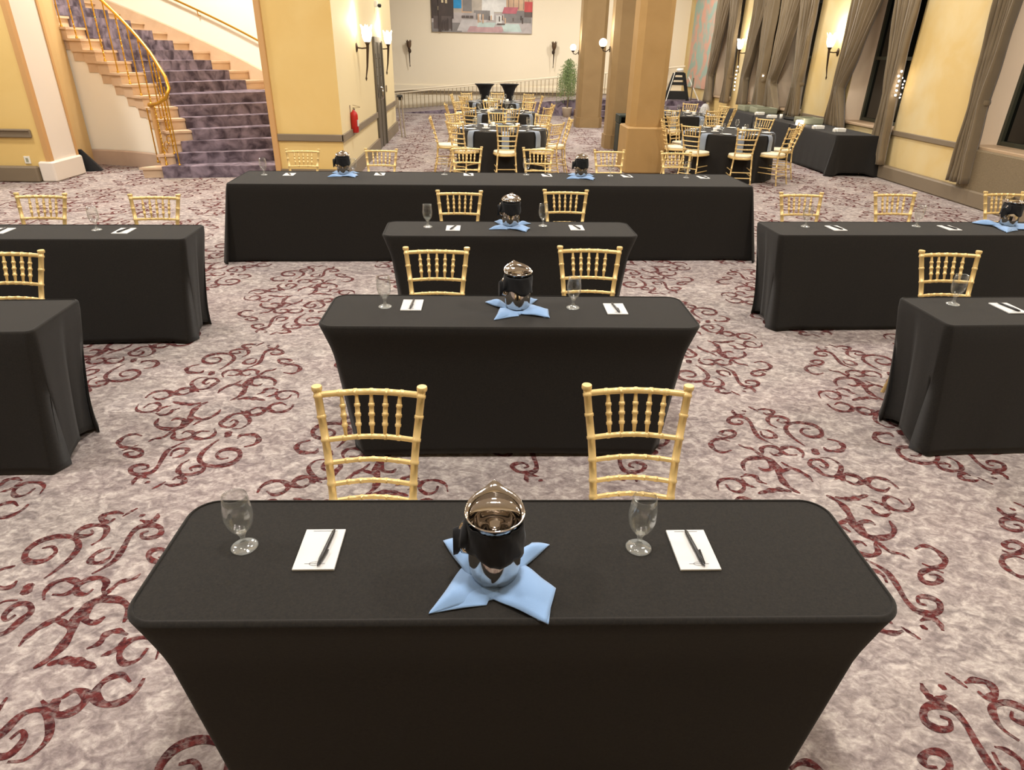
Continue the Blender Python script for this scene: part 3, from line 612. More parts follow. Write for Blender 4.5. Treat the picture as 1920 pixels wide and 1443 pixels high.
# ------------------------------------------------------------------ tables with cloths
def cloth(name, w, d, h, style, seed, label, loc, rz, group=None):
    """centre at origin; w along x, d along y"""
    rnd = random.Random(seed); rc = 0.075 if style == 'fit' else 0.035
    pts = []
    def seg(a, b, n):
        for i in range(n): pts.append((a[0] + (b[0] - a[0]) * i / n, a[1] + (b[1] - a[1]) * i / n))
    base = []; hw, hd = w / 2, d / 2
    corners = [(hw - rc, -hd + rc, -PI / 2), (hw - rc, hd - rc, 0), (-hw + rc, hd - rc, PI / 2), (-hw + rc, -hd + rc, PI)]
    n_long = max(20, int(w / 0.05)); n_short = 14
    for ci, (cx, cy, a0) in enumerate(corners):
        for k in range(8): a = a0 + PI / 2 * k / 8; base.append((cx + rc * math.cos(a), cy + rc * math.sin(a), math.cos(a), math.sin(a)))
        nx_ = corners[(ci + 1) % 4]; a1 = a0 + PI / 2; s = (cx + rc * math.cos(a1), cy + rc * math.sin(a1)); e = (nx_[0] + rc * math.cos(nx_[2]), nx_[1] + rc * math.sin(nx_[2]))
        n = n_short if ci % 2 == 0 else n_long
        for k in range(n): f = k / n; base.append((s[0] + (e[0] - s[0]) * f, s[1] + (e[1] - s[1]) * f, math.cos(a1), math.sin(a1)))
    N = len(base); rings = []
    er = 0.010
    for k in range(4):     # rounded table edge
        a = PI / 2 * k / 3; ins = er * (1 - math.sin(a)); rings.append([(x - nx2 * ins, y - ny2 * ins, h - er * (1 - math.cos(a))) for x, y, nx2, ny2 in base])
    T = 18; ph = rnd.random() * 6
    for k in range(1, T + 1):
        t = k / T; ring = []
        for (x, y, nx2, ny2) in base:
            dc = math.hypot(max(0, hw - abs(x)), max(0, hd - abs(y))); cn = math.exp(-(dc / 0.14) ** 2)
            endn = abs(nx2)
            if style == 'fit':
                off = -0.022 * min(1, t * 5) - (0.105 if endn > 0.5 else 0.02) * t
                u = abs(x) / hw if endn < 0.5 else abs(y) / hd
                off -= 0.04 * math.sin(PI * t) * (1 - min(1, u) ** 2) * (1.0 if endn > 0.5 else 0.2)
                px, py = x + nx2 * off, y + ny2 * off
                px = math.copysign(max(0, abs(px) - (0.10 * t if endn < 0.5 and abs(x) > hw - 0.2 else 0.10 * t * (abs(x) / hw) if endn < 0.5 else 0)), x)
                hem = 0.012 + (0.10 if endn > 0.5 else 0.02) * (1 - min(1, u) ** 2) * (1 - 0.3)
            else:
                fold = math.sin((x + y * 1.3) * 21 + ph) * 0.5 + math.sin((x - y) * 47 + ph) * 0.3
                off = 0.004 + 0.008 * t + 0.010 * t * fold * (0.3 + 0.7 * endn)
                cw = math.exp(-(dc / 0.10) ** 2)
                fl = (0.11 * t * cw + 0.03 * t) if style == 'drape' else (-0.135 * t + 0.035 * t ** 6 * cw - 0.015 * math.sin(PI * t) * (1 - cw)) if y > 0 else (-0.10 * t + 0.01 * t ** 5)
                if endn > 0.5: off += fl
                px, py = x + nx2 * off, y + ny2 * off
                if endn <= 0.5: px += math.copysign(1, x) * fl * (cw if style == 'drape' else abs(x) / hw)
                py += ny2 * 0.015 * t ** 2 * cw
                hem = 0.006 + (1 - cw) * (0.05 * endn + 0.022 * (1 - endn) * (0.5 + 0.5 * math.sin(x * 1.9 + ph)))
            z = h - er + (hem - (h - er)) * t
            ring.append((px, py, z))
        rings.append(ring)
    mb = MB(); mb.loops(rings, True, (False, False)); mb.add(rings[0], [tuple(range(N))])
    o = mb.build('tablecloth', M['black_cloth']); o.location = loc; o.rotation_euler = (0, 0, rz); tag(o, label, 'tablecloth', group)
    sm = o.modifiers.new('s', 'SOLIDIFY'); sm.thickness = 0.004; sm.offset = -1
    # folding table underneath
    t = empty('folding_table', loc, rz); tag(t, ' '.join(('folding table under the ' + label).split()[:15]).rstrip(','), 'table', group)
    MB().bbox(-hw + 0.03, hw - 0.03, -hd + 0.03, hd - 0.03, h - 0.045, h - 0.018, 0.005).build('tabletop', M['rack'], t)
    for sx in (-1, 1):
        for sy in (-1, 1):
            lx = hw - 0.22; ly = hd - 0.10
            MB().tube([(sx * lx, sy * ly, h - 0.05), (sx * lx, sy * ly, 0)], 0.014, 8).build('leg', M['trim'], t)
    return o
TH = 0.765
def ctr(fl, fr, dep):   # centre of a table from its front corners
    a, b = Vector(fl), Vector(fr); e = (b - a); ang = math.atan2(e.y, e.x); n = Vector((-math.sin(ang), math.cos(ang)))
    c = (a + b) / 2 + n * dep / 2; return (c.x, c.y, 0), ang, e.length
for (fl, fr, dep, st_, lab) in [
    ((-0.843, 1.108), (1.004, 1.092), 0.465, 'fit', 'fitted black tablecloth on the front table nearest the camera'),
    ((-0.806, 2.920), (1.056, 2.916), 0.465, 'fit', 'fitted black tablecloth on the second centre table, behind the first chairs'),
    ((-0.740, 4.640), (1.117, 4.690), 0.465, 'fit', 'fitted black tablecloth on the third centre table, in front of the long one'),
    ((-2.506, 6.575), (2.740, 6.775), 0.77, 'drape', 'long black tablecloth on the widest table row across the room'),
    ((-5.72, 4.36), (-2.063, 4.495), 0.42, 'side', 'draped black tablecloth on the farther left table, with chairs behind'),
    ((-4.0, 2.74), (-2.075, 2.84), 0.45, 'side', 'draped black tablecloth on the near left table, cut by the left edge'),
    ((2.200, 4.775), (5.86, 4.92), 0.44, 'side', 'draped black tablecloth on the farther right table, with blue napkin'),
    ((2.320, 2.965), (4.25, 3.03), 0.43, 'side', 'draped black tablecloth on the near right table, cut by the right edge')]:
    c, a, L_ = ctr(fl, fr, dep); cloth('tablecloth', L_, dep, TH, st_, int(abs(c[0] * 100)) + 3, lab, c, a)
# buffet along the windows
for i, (ya, yb, lab) in enumerate([(12.45, 14.5, 'black skirted buffet table nearest of the row under the windows'), (14.52, 16.6, 'black skirted buffet table in the middle of the window row'), (16.62, 18.85, 'black skirted buffet table farthest of the window row, beside the round table')]):
    cloth('tablecloth', yb - ya, 0.80, 0.71, 'drape', 40 + i, lab, (6.80, (ya + yb) / 2, 0), PI / 2)

# ------------------------------------------------------------------ chairs
def chair():
    o = empty('chiavari_chair'); tag(o, 'x', 'chair'); G = M['gold']
    def hx(z): return np.interp(z, [0, 0.45, 0.54, 0.60, 0.675, 0.755, 0.92], [0.178, 0.146, 0.138, 0.141, 0.146, 0.154, 0.176])
    def hy(z): return np.interp(z, [0, 0.25, 0.45, 0.54, 0.60, 0.675, 0.755, 0.92], [0.065, 0.01, -0.008, 0.0, 0.015, 0.035, 0.055, 0.105])
    zs = [0, 0.12, 0.25, 0.36, 0.45, 0.54, 0.60, 0.675, 0.755, 0.84, 0.928]
    for s in (-1, 1):
        rings_ = [z / 0.932 for z in (0.12, 0.20, 0.30, 0.44, 0.54, 0.60, 0.675, 0.755, 0.835, 0.905)]
        mb = MB(); mb.bamboo([(s * hx(z), hy(z), z) for z in zs], 0.0135, rings_, 10, lambda f: 0.85 + 0.15 * min(1, f * 2))
        mb.lathe([(0.0165, 0.006), (0.018, 0.003), (0.018, -0.006), (0.0165, -0.010), (0.013, -0.012)], (s * hx(.93), hy(.93), 0.930), 14)
        mb.add([(s * hx(.93) + 0.0165 * math.cos(2 * PI * k / 14), hy(.93) + 0.0165 * math.sin(2 * PI * k / 14), 0.936) for k in range(14)], [tuple(range(14))])
        mb.build('back_post', G, o)
        mb = MB(); mb.bamboo([(s * 0.158, -0.385, 0.445), (s * 0.166, -0.392, 0.22), (s * 0.176, -0.40, 0.0)], 0.0135, [0.06, 0.32, 0.5, 0.75], 10, lambda f: 1 - 0.22 * f); mb.build('front_leg', G, o)
    def railp(z, bow, n=7): return [(hx(z) * (-1 + 2 * i / (n - 1)), hy(z) + bow * math.sin(PI * i / (n - 1)), z) for i in range(n)]
    for z, nm, rr in ((0.905, 'top_rail', 0.0115), (0.755, 'back_rail', 0.0095), (0.675, 'back_rail', 0.009), (0.60, 'back_rail', 0.009), (0.54, 'back_rail', 0.0085)):
        MB().bamboo(railp(z, 0.026), rr, [0.2, 0.35, 0.5, 0.65, 0.8], 8, None, 1.1).build(nm, G, o)
    for i in range(5):
        u = 0.215 + 0.1425 * i; b = 0.026 * math.sin(PI * u)
        p0 = Vector((hx(.755) * (2 * u - 1), hy(.755) + b, .757)); p1 = Vector((hx(.905) * (2 * u - 1), hy(.905) + b, .905))
        MB().bamboo([p0, p0.lerp(p1, .25), p0.lerp(p1, .5), p0.lerp(p1, .75), p1], 0.0084, [0.27, 0.49, 0.71], 8, lambda f: 0.60 + 0.42 * math.sin(PI * min(1, max(0, f))) ** 0.6, 1.25).build('spindle', G, o)
    def so(y): return 0.146 + (0.20 - 0.146) * min(1, -y / 0.25)
    def seat_ring(ins, z, n=28):
        out = []
        for k in range(n):
            a = 2 * PI * k / n; c, s_ = math.cos(a), math.sin(a); y = -0.20 + (0.215 - ins) * math.copysign(abs(s_) ** 0.7, s_)
            hwid = (0.150 + 0.048 * min(1, max(0, (-y + 0.01) / 0.28))) - ins; out.append((hwid * math.copysign(abs(c) ** 0.62, c), y, z))
        return out
    MB().loops([seat_ring(0.012, 0.432), seat_ring(0.0, 0.438), seat_ring(0.0, 0.462), seat_ring(0.012, 0.468)], True).build('seat_frame', G, o)
    MB().loops([seat_ring(0.014, 0.466), seat_ring(0.006, 0.475), seat_ring(0.006, 0.490), seat_ring(0.02, 0.502), seat_ring(0.07, 0.508)], True).build('cushion', M['ivory'], o)
    def hxf(z): return 0.158 + 0.018 * (1 - z / 0.445)
    for z in (0.15, 0.235):
        MB().tube([(-hx(z), hy(z), z), (hx(z), hy(z), z)], 0.008, 8).build('stretcher', G, o)
        MB().tube([(-hxf(z), -0.395, z), (hxf(z), -0.395, z)], 0.008, 8).build('stretcher', G, o)
        for s in (-1, 1): MB().tube([(s * hx(z), hy(z), z + 0.03), (s * hxf(z), -0.393, z + 0.03)], 0.008, 8).build('stretcher', G, o)
    return Proto(o)
CHR = chair()
for (x, y, lab) in [(-0.392, 1.862, 'gold chiavari chair behind the left half of the front table'), (0.520, 1.872, 'gold chiavari chair behind the right half of the front table'),
    (-0.284, 3.620, 'gold chiavari chair behind the left half of the second centre table'), (0.610, 3.668, 'gold chiavari chair behind the right half of the second centre table'),
    (-0.216, 5.362, 'gold chiavari chair behind the left half of the third centre table'), (0.664, 5.455, 'gold chiavari chair behind the right half of the third centre table'),
    (-3.348, 5.045, 'gold chiavari chair behind the far left table, the more leftward of two'), (-2.512, 5.055, 'gold chiavari chair behind the far left table, near its right end'),
    (-2.605, 3.494, 'gold chiavari chair cut by the left edge, behind the near left table'), (2.785, 3.650, 'gold chiavari chair behind the near right table with a glass in front'),
    (2.675, 5.470, 'gold chiavari chair behind the far right table, at its left end'), (3.530, 5.540, 'gold chiavari chair behind the far right table, second from its left end'), (4.57, 5.63, 'gold chiavari chair behind the steel pitcher on the far right table'),
    (-2.052, 7.70, 'gold chiavari chair behind the long table, leftmost, before the yellow wall'), (-1.204, 7.84, 'gold chiavari chair behind the long table, second from left'),
    (-0.229, 8.14, 'gold chiavari chair behind the long table, third from left, before the round table'), (0.627, 8.14, 'gold chiavari chair behind the long table, fourth from left'),
    (1.474, 8.05, 'gold chiavari chair behind the long table, just left of the ochre column'), (2.27, 8.00, 'gold chiavari chair behind the long table, rightmost, just right of the ochre column')]:
    CHR.put((x, y, 0), random.uniform(-0.03, 0.03) + (0.04 if abs(x) > 1.9 and y > 4 else 0), lab)

# ------------------------------------------------------------------ tableware
def goblet():
    o = empty('water_goblet'); tag(o, 'x', 'glass')
    out = [(0.0, 0.0), (0.033, 0.0), (0.0345, 0.002), (0.030, 0.005), (0.014, 0.011), (0.0075, 0.020), (0.0065, 0.030), (0.0075, 0.040), (0.012, 0.048), (0.0130, 0.051), (0.024, 0.062), (0.0325, 0.080), (0.0365, 0.100), (0.0365, 0.120), (0.0335, 0.145), (0.0315, 0.166),
           (0.0300, 0.166), (0.0318, 0.145), (0.0345, 0.120), (0.0345, 0.100), (0.0305, 0.082), (0.022, 0.066), (0.010, 0.057), (0.0, 0.056)]
    b = MB(); b.lathe([p for p in out[:9]] + [(0.0, 0.048)], n=28); foot = b.build('stem_foot', M['glass_foot'], o)
    b = MB(); b.lathe([(0.0, 0.0485)] + out[9:], n=28); b.build('bowl', M['glass'], o)
    return Proto(o)
GOB = goblet()
def pad():
    o = empty('notepad'); tag(o, 'x', 'notepad')
    MB().bbox(-0.053, 0.053, -0.078, 0.078, 0, 0.006, 0.001).build('paper_stack', M['paper'], o)
    m = MB(); n = 20
    for rr in (1.0,):
        ring0 = [(0.013 * math.cos(2 * PI * k / n), -0.058 + 0.006 * math.sin(2 * PI * k / n), 0.0065) for k in range(n)]; ring1 = [(0.0145 * math.cos(2 * PI * k / n), -0.058 + 0.0072 * math.sin(2 * PI * k / n), 0.0065) for k in range(n)]
        m.loops([ring0, ring1], False, (False, False))
    m.add([(-0.026, -0.0585, 0.0065), (0.026, -0.0585, 0.0065), (0.026, -0.0573, 0.0065), (-0.026, -0.0573, 0.0065)], [(0, 1, 2, 3)])
    m.build('printed_emblem', M['ink'], o)
    MB().add([(-0.032, 0.069, 0.0065), (0.032, 0.069, 0.0065), (0.032, 0.0705, 0.0065), (-0.032, 0.0705, 0.0065)], [(0, 1, 2, 3)]).build('printed_header', M['ink'], o)
    return Proto(o)
def pen():
    o = empty('ballpoint_pen'); tag(o, 'x', 'pen')
    MB().tube([(0, -0.070, 0.005), (0, -0.064, 0.005), (0, -0.045, 0.005), (0, -0.02, 0.005), (0, 0.045, 0.005), (0, 0.066, 0.005), (0, 0.068, 0.005), (0, 0.074, 0.005)], [0.0013, 0.0034, 0.0060, 0.0054, 0.0050, 0.0042, 0.0026, 0.0024], 10).build('barrel', M['pen'], o)
    MB().obox((0.0055, -0.036, 0.0065), (1, 0, 0), (0.12, 1, 0), (0, 0, 1), 0.0022, 0.026, 0.0014).build('clip', M['pen'], o)
    return Proto(o)
PAD, PEN = pad(), pen()
def pitcher(style):
    o = empty('water_pitcher'); tag(o, 'x', 'pitcher')
    prof = [(0.0, 0.002), (0.050, 0.002), (0.058, 0.008), (0.0635, 0.03), (0.066, 0.06), (0.064, 0.10), (0.059, 0.135), (0.057, 0.155), (0.0605, 0.172)]
    n = 36; rings = [[(r_ * math.cos(2 * PI * k / n), r_ * math.sin(2 * PI * k / n), z) for k in range(n)] for r_, z in prof]
    def rim(ro, z0, lift, sp):
        out = []
        for k in range(n):
            a = 2 * PI * k / n; f = max(0, math.sin(a)); e = math.exp(-((a - PI / 2) / 0.20) ** 2)
            rr = ro + sp * e; out.append((rr * math.cos(a), rr * math.sin(a), z0 + lift * f ** 1.2 + 0.007 * e))
        return out
    rings += [rim(0.069, 0.186, 0.018, 0.010), rim(0.0725, 0.192, 0.024, 0.018), rim(0.0705, 0.194, 0.024, 0.016), rim(0.062, 0.184, 0.016, 0.006)]
    inner = [(0.054, 0.165), (0.053, 0.15), (0.056, 0.13), (0.040, 0.118), (0.015, 0.112), (0.0, 0.111)]
    if style: inner = [(0.054, 0.168), (0.052, 0.160), (0.036, 0.152), (0.018, 0.149), (0.016, 0.14), (0.0, 0.139)]
    rings += [[(r_ * math.cos(2 * PI * k / n), r_ * math.sin(2 * PI * k / n), z) for k in range(n)] for r_, z in inner]
    MB().loops(rings, True, (False, False)).build('body', M['steel'], o)
    # hinged half lid guarding the spout
    lid = MB(); m = 16
    lid.loops([[(0.060 * math.cos(PI * k / m), 0.060 * math.sin(PI * k / m), 0.186 + 0.020 * math.sin(PI * k / m)) for k in range(m + 1)], [(0.060 * math.cos(PI * k / m), 0.012 * math.sin(PI * k / m), 0.186 + 0.004 * math.sin(PI * k / m)) for k in range(m + 1)]], True, (False, False), False)
    l = lid.build('ice_guard', M['steel'], o); s_ = l.modifiers.new('s', 'SOLIDIFY'); s_.thickness = 0.0015
    MB().tube([(-0.052, -0.005, 0.165), (-0.076, -0.005, 0.16), (-0.088, -0.005, 0.14), (-0.086, -0.005, 0.10), (-0.078, -0.005, 0.08), (-0.060, -0.005, 0.075)], 0.006, 8).build('handle', M['steel'], o)
    wr = MB(); wr_r = []
    for i in range(9):
        f = i / 8; z = 0.094 + 0.080 * f; row = []
        for k in range(n):
            a = 2 * PI * k / n; z2 = z + (1 - f) * 0.009 * math.sin(a * 2 + 0.7) + (1 - f) * 0.006 * math.sin(a * 5)
            r0 = 0.0705 - 0.004 * f + 0.0022 * math.sin(a * 9 + f * 6) + 0.0015 * math.sin(a * 17); row.append((r0 * math.cos(a), r0 * math.sin(a), z2))
        wr_r.append(row)
    w_ = wr.loops(wr_r, True, (False, False)).build('black_wrap', M['spandex'], o); s_ = w_.modifiers.new('s', 'SOLIDIFY'); s_.thickness = 0.004; s_.offset = 1
    kn = MB(); kr = []
    for i in range(7):
        f = i / 6; kr.append([(-0.062 - 0.040 * f - 0.006 * math.sin(6 * f), -0.005 + (0.026 + 0.010 * math.sin(f * 5)) * math.cos(2 * PI * k / 12), 0.138 - 0.030 * f + (0.034 + 0.008 * math.cos(f * 7)) * math.sin(2 * PI * k / 12)) for k in range(12)])
    kn.loops(kr, True).build('wrap_knot', M['spandex'], o)
    return Proto(o)
PIT = pitcher(1)
def napkin(name='folded_napkin'):
    o = empty(name); tag(o, 'x', 'napkin')
    def petal(p0, p1, tip, p2, lift, nm, notch=False):
        # curved patch: base p0-p2 under the pitcher, tip outward
        mb = MB(); NU, NV = 12, 10; rows = []
        p0, p1, tip, p2 = [Vector((*p, 0)) for p in (p0, p1, tip, p2)]
        for i in range(NU + 1):
            u = i / NU; row = []
            A = p0.lerp(p1, u); B = p2.lerp(tip, u)
            for j in range(NV + 1):
                v = j / NV; P = A.lerp(B, v); z = 0.004 + lift * math.sin(PI * v) * (0.12 + 0.88 * math.sin(PI * min(1, u * 1.0)) ** 1.2) + 0.004 * math.sin(u * 7 + v * 4) * (1 - u) + 0.004 * (1 - u)
                row.append((P.x, P.y, max(0.003, z)))
            rows.append(row)
        mb.loops(rows, True, (False, False), False); q = mb.build(nm, M['blue'], o); s2 = q.modifiers.new('s', 'SOLIDIFY'); s2.thickness = 0.004; s2.offset = 1
    petal((-0.080, 0.035), (-0.150, -0.105), (-0.155, -0.118), (0.010, -0.070), 0.020, 'front_fold')
    petal((-0.060, 0.0), (-0.152, -0.115), (-0.02, -0.092), (0.0, -0.05), 0.012, 'front_fold')
    petal((0.075, 0.035), (0.150, -0.045), (0.118, -0.152), (-0.005, -0.075), 0.022, 'front_fold')
    petal((0.03, -0.03), (0.098, -0.140), (0.124, -0.152), (0.145, -0.04), 0.010, 'front_fold')
    petal((-0.060, -0.01), (-0.135, 0.135), (-0.085, 0.145), (-0.030, 0.03), 0.026, 'back_fold')
    petal((0.055, 0.0), (0.150, 0.120), (0.102, 0.128), (0.02, 0.04), 0.026, 'back_fold')
    MB().lathe([(0.0, 0.012), (0.066, 0.012), (0.074, 0.008), (0.076, 0.003)], n=24).build('centre_fold', M['blue'], o)
    return Proto(o)
NAP = napkin()
def setting(gl, pd, where, z=TH, rz=0, pr=None):
    if gl: GOB.put((gl[0], gl[1], z + 0.0006), random.uniform(0, 6), 'clear stemmed water goblet ' + where, None)
    if pd:
        PAD.put((pd[0], pd[1], z + 0.0008), rz, 'white notepad ' + where)
        PEN.put((pd[0] + (0.018 if pr is None else pr[0]), pd[1] - 0.003, z + 0.0080), rz + (pr[1] if pr else -0.08), 'black pen ' + where)
def pit(x, y, where, rz=0, s=1.0):
    n_ = NAP.put((x, y - 0.003, TH + 0.0006), rz, 'light blue folded napkin spread under the steel pitcher ' + where); n_.scale = (s, s, s)
    p_ = PIT.put((x, y, TH + 0.0125), rz, 'steel water pitcher wrapped in black cloth ' + where); p_.scale = (1, 1, 1)
setting((-0.637, 1.368), (-0.436, 1.352), 'at the left of the front table', pr=(0.018, -0.10)); setting((0.410, 1.350), (0.553, 1.337), 'at the right of the front table', pr=(0.004, 0.08))
pit(0.022, 1.245, 'on the front table')
setting((-0.518, 3.198), (-0.381, 3.215), 'at the left of the second centre table', pr=(0.0, -0.06)); setting((0.453, 3.197), (0.672, 3.175), 'at the right of the second centre table', pr=(0.0, 0.12)); pit(0.162, 3.165, 'on the second centre table', 0.25)
setting((-0.435, 4.925), (-0.243, 4.88), 'at the left of the third centre table', pr=(0.0, -0.3)); setting((0.436, 4.99), (0.687, 4.93), 'at the right of the third centre table', pr=(0.0, 0.3)); pit(0.188, 4.955, 'on the third centre table', -0.1)
for gx, gy, px_, py_, nm in [(-2.294, 7.10, -2.045, 7.13, 'first seat from the left of the long table'), (-1.386, 7.18, -1.123, 7.22, 'second seat from the left of the long table'), (-0.442, 7.27, -0.186, 7.27, 'third seat from the left of the long table'),
                       (0.436, 7.33, 0.657, 7.29, 'fourth seat from the left of the long table'), (1.353, 7.33, 1.533, 7.31, 'fifth seat from the left of the long table'), (2.178, 7.28, 2.371, 7.30, 'rightmost seat of the long table')]:
    setting((gx, gy), (px_, py_), 'at the ' + nm, rz=0.04, pr=(0.0, 0.4))
pit(-1.485, 7.15, 'left on the long table', 0.1); pit(1.015, 7.20, 'right on the long table', -0.1)
setting(None, (-3.374, 4.665), 'cut by the left edge, on the far left table', rz=0.04, pr=(0, 0)); setting((-2.76, 4.73), (-2.557, 4.70), 'near the right end of the far left table', rz=0.04, pr=(0, -0.25))
setting((2.513, 5.06), (2.733, 5.005), 'at the left end of the far right table', rz=0.04, pr=(0, 0.25)); setting((3.439, 5.11), (3.677, 5.055), 'left of the pitcher on the far right table', rz=0.04, pr=(0, 0.2)); pit(4.19, 5.12, 'on the far right table', 0.3, 1.25)
setting((2.546, 3.285), (2.808, 3.22), 'on the near right table', rz=0.03, pr=(0, 0.15))

# ------------------------------------------------------------------ round tables
def round_cloth(x, y, label):
    mb = MB(); n = 96; R0 = 0.765; rings = []
    for t in np.linspace(0, 1, 14):
        ring = []
        for k in range(n):
            a = 2 * PI * k / n; rr = R0 + 0.012 + 0.03 * t + 0.022 * t * math.sin(a * 13 + x * 3) + 0.010 * t * math.sin(a * 29)
            if t == 0: rr = R0
            ring.append((rr * math.cos(a), rr * math.sin(a), 0.76 - 0.745 * t if t > 0 else 0.765))
        rings.append(ring)
    mb.loops(rings, True, (False, False)); mb.add(rings[0], [tuple(range(n))])
    o = mb.build('tablecloth', M['black_cloth']); o.location = (x, y, 0); tag(o, label, 'tablecloth')
    t = empty('round_table', (x, y, 0)); tag(t, 'round table hidden under the ' + label, 'table')
    MB().lathe([(0, 0.72), (0.74, 0.72), (0.74, 0.75), (0, 0.75)], n=40).build('tabletop', M['rack'], t)
    for k in range(4): a = PI / 4 + k * PI / 2; MB().tube([(0.4 * math.cos(a), 0.4 * math.sin(a), 0.72), (0.45 * math.cos(a), 0.45 * math.sin(a), 0)], 0.015, 8).build('leg', M['trim'], t)
def hang_napkin():
    o = MB(); rows = []
    for i in range(15):     # runs from the table over the edge (local -y is outward)
        f = i / 14
        if f < 0.45: y, z = -0.62 - 0.16 * f / 0.45, 0.004
        else: g = (f - 0.45) / 0.55; y, z = -0.785 - 0.028 * min(1, g * 3), 0.004 - 0.27 * g ** 1.1
        rows.append([(-0.062 + 0.124 * j / 4, y, z + (0.003 * (j == 2))) for j in range(5)])
    o.loops(rows, True, (False, False), False); q = o.build('hanging_napkin', M['greyblue']); s2 = q.modifiers.new('s', 'SOLIDIFY'); s2.thickness = 0.007; s2.offset = 1
    tag(q, 'x', 'napkin'); return Proto(q)
HN = hang_napkin()
def plate():
    o = MB().lathe([(0, 0.002), (0.045, 0.002), (0.078, 0.012), (0.080, 0.014), (0.076, 0.014), (0.046, 0.006), (0, 0.006)], n=28).build('bread_plate', M['china']); tag(o, 'x', 'plate'); return Proto(o)
def cup():
    o = empty('coffee_cup'); tag(o, 'x', 'cup')
    MB().lathe([(0, 0.0), (0.06, 0.004), (0.07, 0.012), (0.066, 0.013), (0.03, 0.006), (0, 0.006)], n=22).build('saucer', M['china'], o)
    MB().lathe([(0, 0.008), (0.024, 0.008), (0.034, 0.03), (0.040, 0.066), (0.037, 0.066), (0.031, 0.03), (0, 0.014)], n=22).build('cup_body', M['china'], o)
    MB().tube([(0.036, 0, 0.055), (0.056, 0, 0.05), (0.054, 0, 0.03), (0.033, 0, 0.026)], 0.004, 6).build('handle', M['china'], o); return Proto(o)
def fork():
    b = MB(); b.tube([(0, -0.09, 0.003), (0, 0.03, 0.003)], [0.004, 0.002], 6)
    for k in (-1.5, -0.5, 0.5, 1.5): b.tube([(k * 0.002, 0.03, 0.003), (k * 0.0045, 0.045, 0.003), (k * 0.0045, 0.085, 0.003)], 0.0014, 5)
    o = b.build('fork', M['steel']); tag(o, 'x', 'fork'); return Proto(o)
PL, CU, FK = plate(), cup(), fork()
SEAT = ['nearest the camera', 'at the near right', 'on the right side', 'at the far right', 'on the far side', 'at the far left', 'on the left side', 'at the near left']
for (x, y, a0, tn, full) in [(0.28, 12.2, -87, 'nearest central round table', 1), (0.32, 15.6, -80, 'middle central round table', 1), (0.28, 18.9, -92, 'farthest central round table', 1),
                       (4.33, 12.25, -95, 'near right-hand round table', 1), (4.45, 15.95, -70, 'far right-hand round table', 1)]:
    round_cloth(x, y, 'black tablecloth covering the ' + tn)
    for k in range(8):
        a = math.radians(a0 + 45 * k); dx, dy = math.cos(a), math.sin(a); rz = a - PI / 2 + 0.0
        jit = random.uniform(-0.03, 0.05)
        CHR.put((x + dx * (1.09 + jit), y + dy * (1.09 + jit), 0), rz + random.uniform(-0.08, 0.08), 'gold chair with ivory cushion %s of %s' % (SEAT[k], tn))
        rn = a + PI / 2
        HN.put((x, y, TH + 0.001), rn, 'grey-blue napkin hanging %s of %s' % (SEAT[k], tn))
        b = a + 0.30; GOB.put((x + 0.50 * math.cos(b), y + 0.50 * math.sin(b), TH + 0.001), 0, 'water goblet %s of %s' % (SEAT[k], tn))
        b = a - 0.30; PL.put((x + 0.62 * math.cos(b), y + 0.62 * math.sin(b), TH + 0.001), 0, 'white bread plate %s of %s' % (SEAT[k], tn))
        b = a + 0.24; FK.put((x + 0.66 * math.cos(b), y + 0.66 * math.sin(b), TH + 0.001), rn, 'silver fork %s of %s' % (SEAT[k], tn))
        if k % 2 == 0:
            b = a + 0.45; CU.put((x + 0.32 * math.cos(b), y + 0.32 * math.sin(b), TH + 0.001), rn, 'white cup on saucer %s of %s' % (SEAT[k], tn))
# cocktail tables
def cocktail():
    o = empty('cocktail_table'); tag(o, 'x', 'table'); mb = MB(); n = 32; rings = []
    for t in np.linspace(0, 1, 18):
        z = 1.07 * (1 - t); waist = 0.30 - 0.20 * math.sin(PI * min(1, t * 1.0)) ** 0.6
        rings.append([((waist + 0.02 * t * math.cos(4 * 2 * PI * k / n)) * math.cos(2 * PI * k / n), (waist + 0.02 * t * math.cos(4 * 2 * PI * k / n)) * math.sin(2 * PI * k / n), z) for k in range(n)])
    mb.loops(rings, True, (True, False)); mb.build('stretch_cover', M['spandex'], o)
    MB().lathe([(0.0, 1.065), (0.30, 1.065), (0.305, 1.072), (0.30, 1.08), (0, 1.08)], n=32).build('tabletop', M['spandex'], o); return Proto(o)
CK = cocktail()
CK.put((-0.04, 21.9, 0), 0, 'tall black hourglass cocktail table, left one of the pair'); CK.put((0.72, 22.15, 0), 0, 'tall black hourglass cocktail table, right one of the pair')

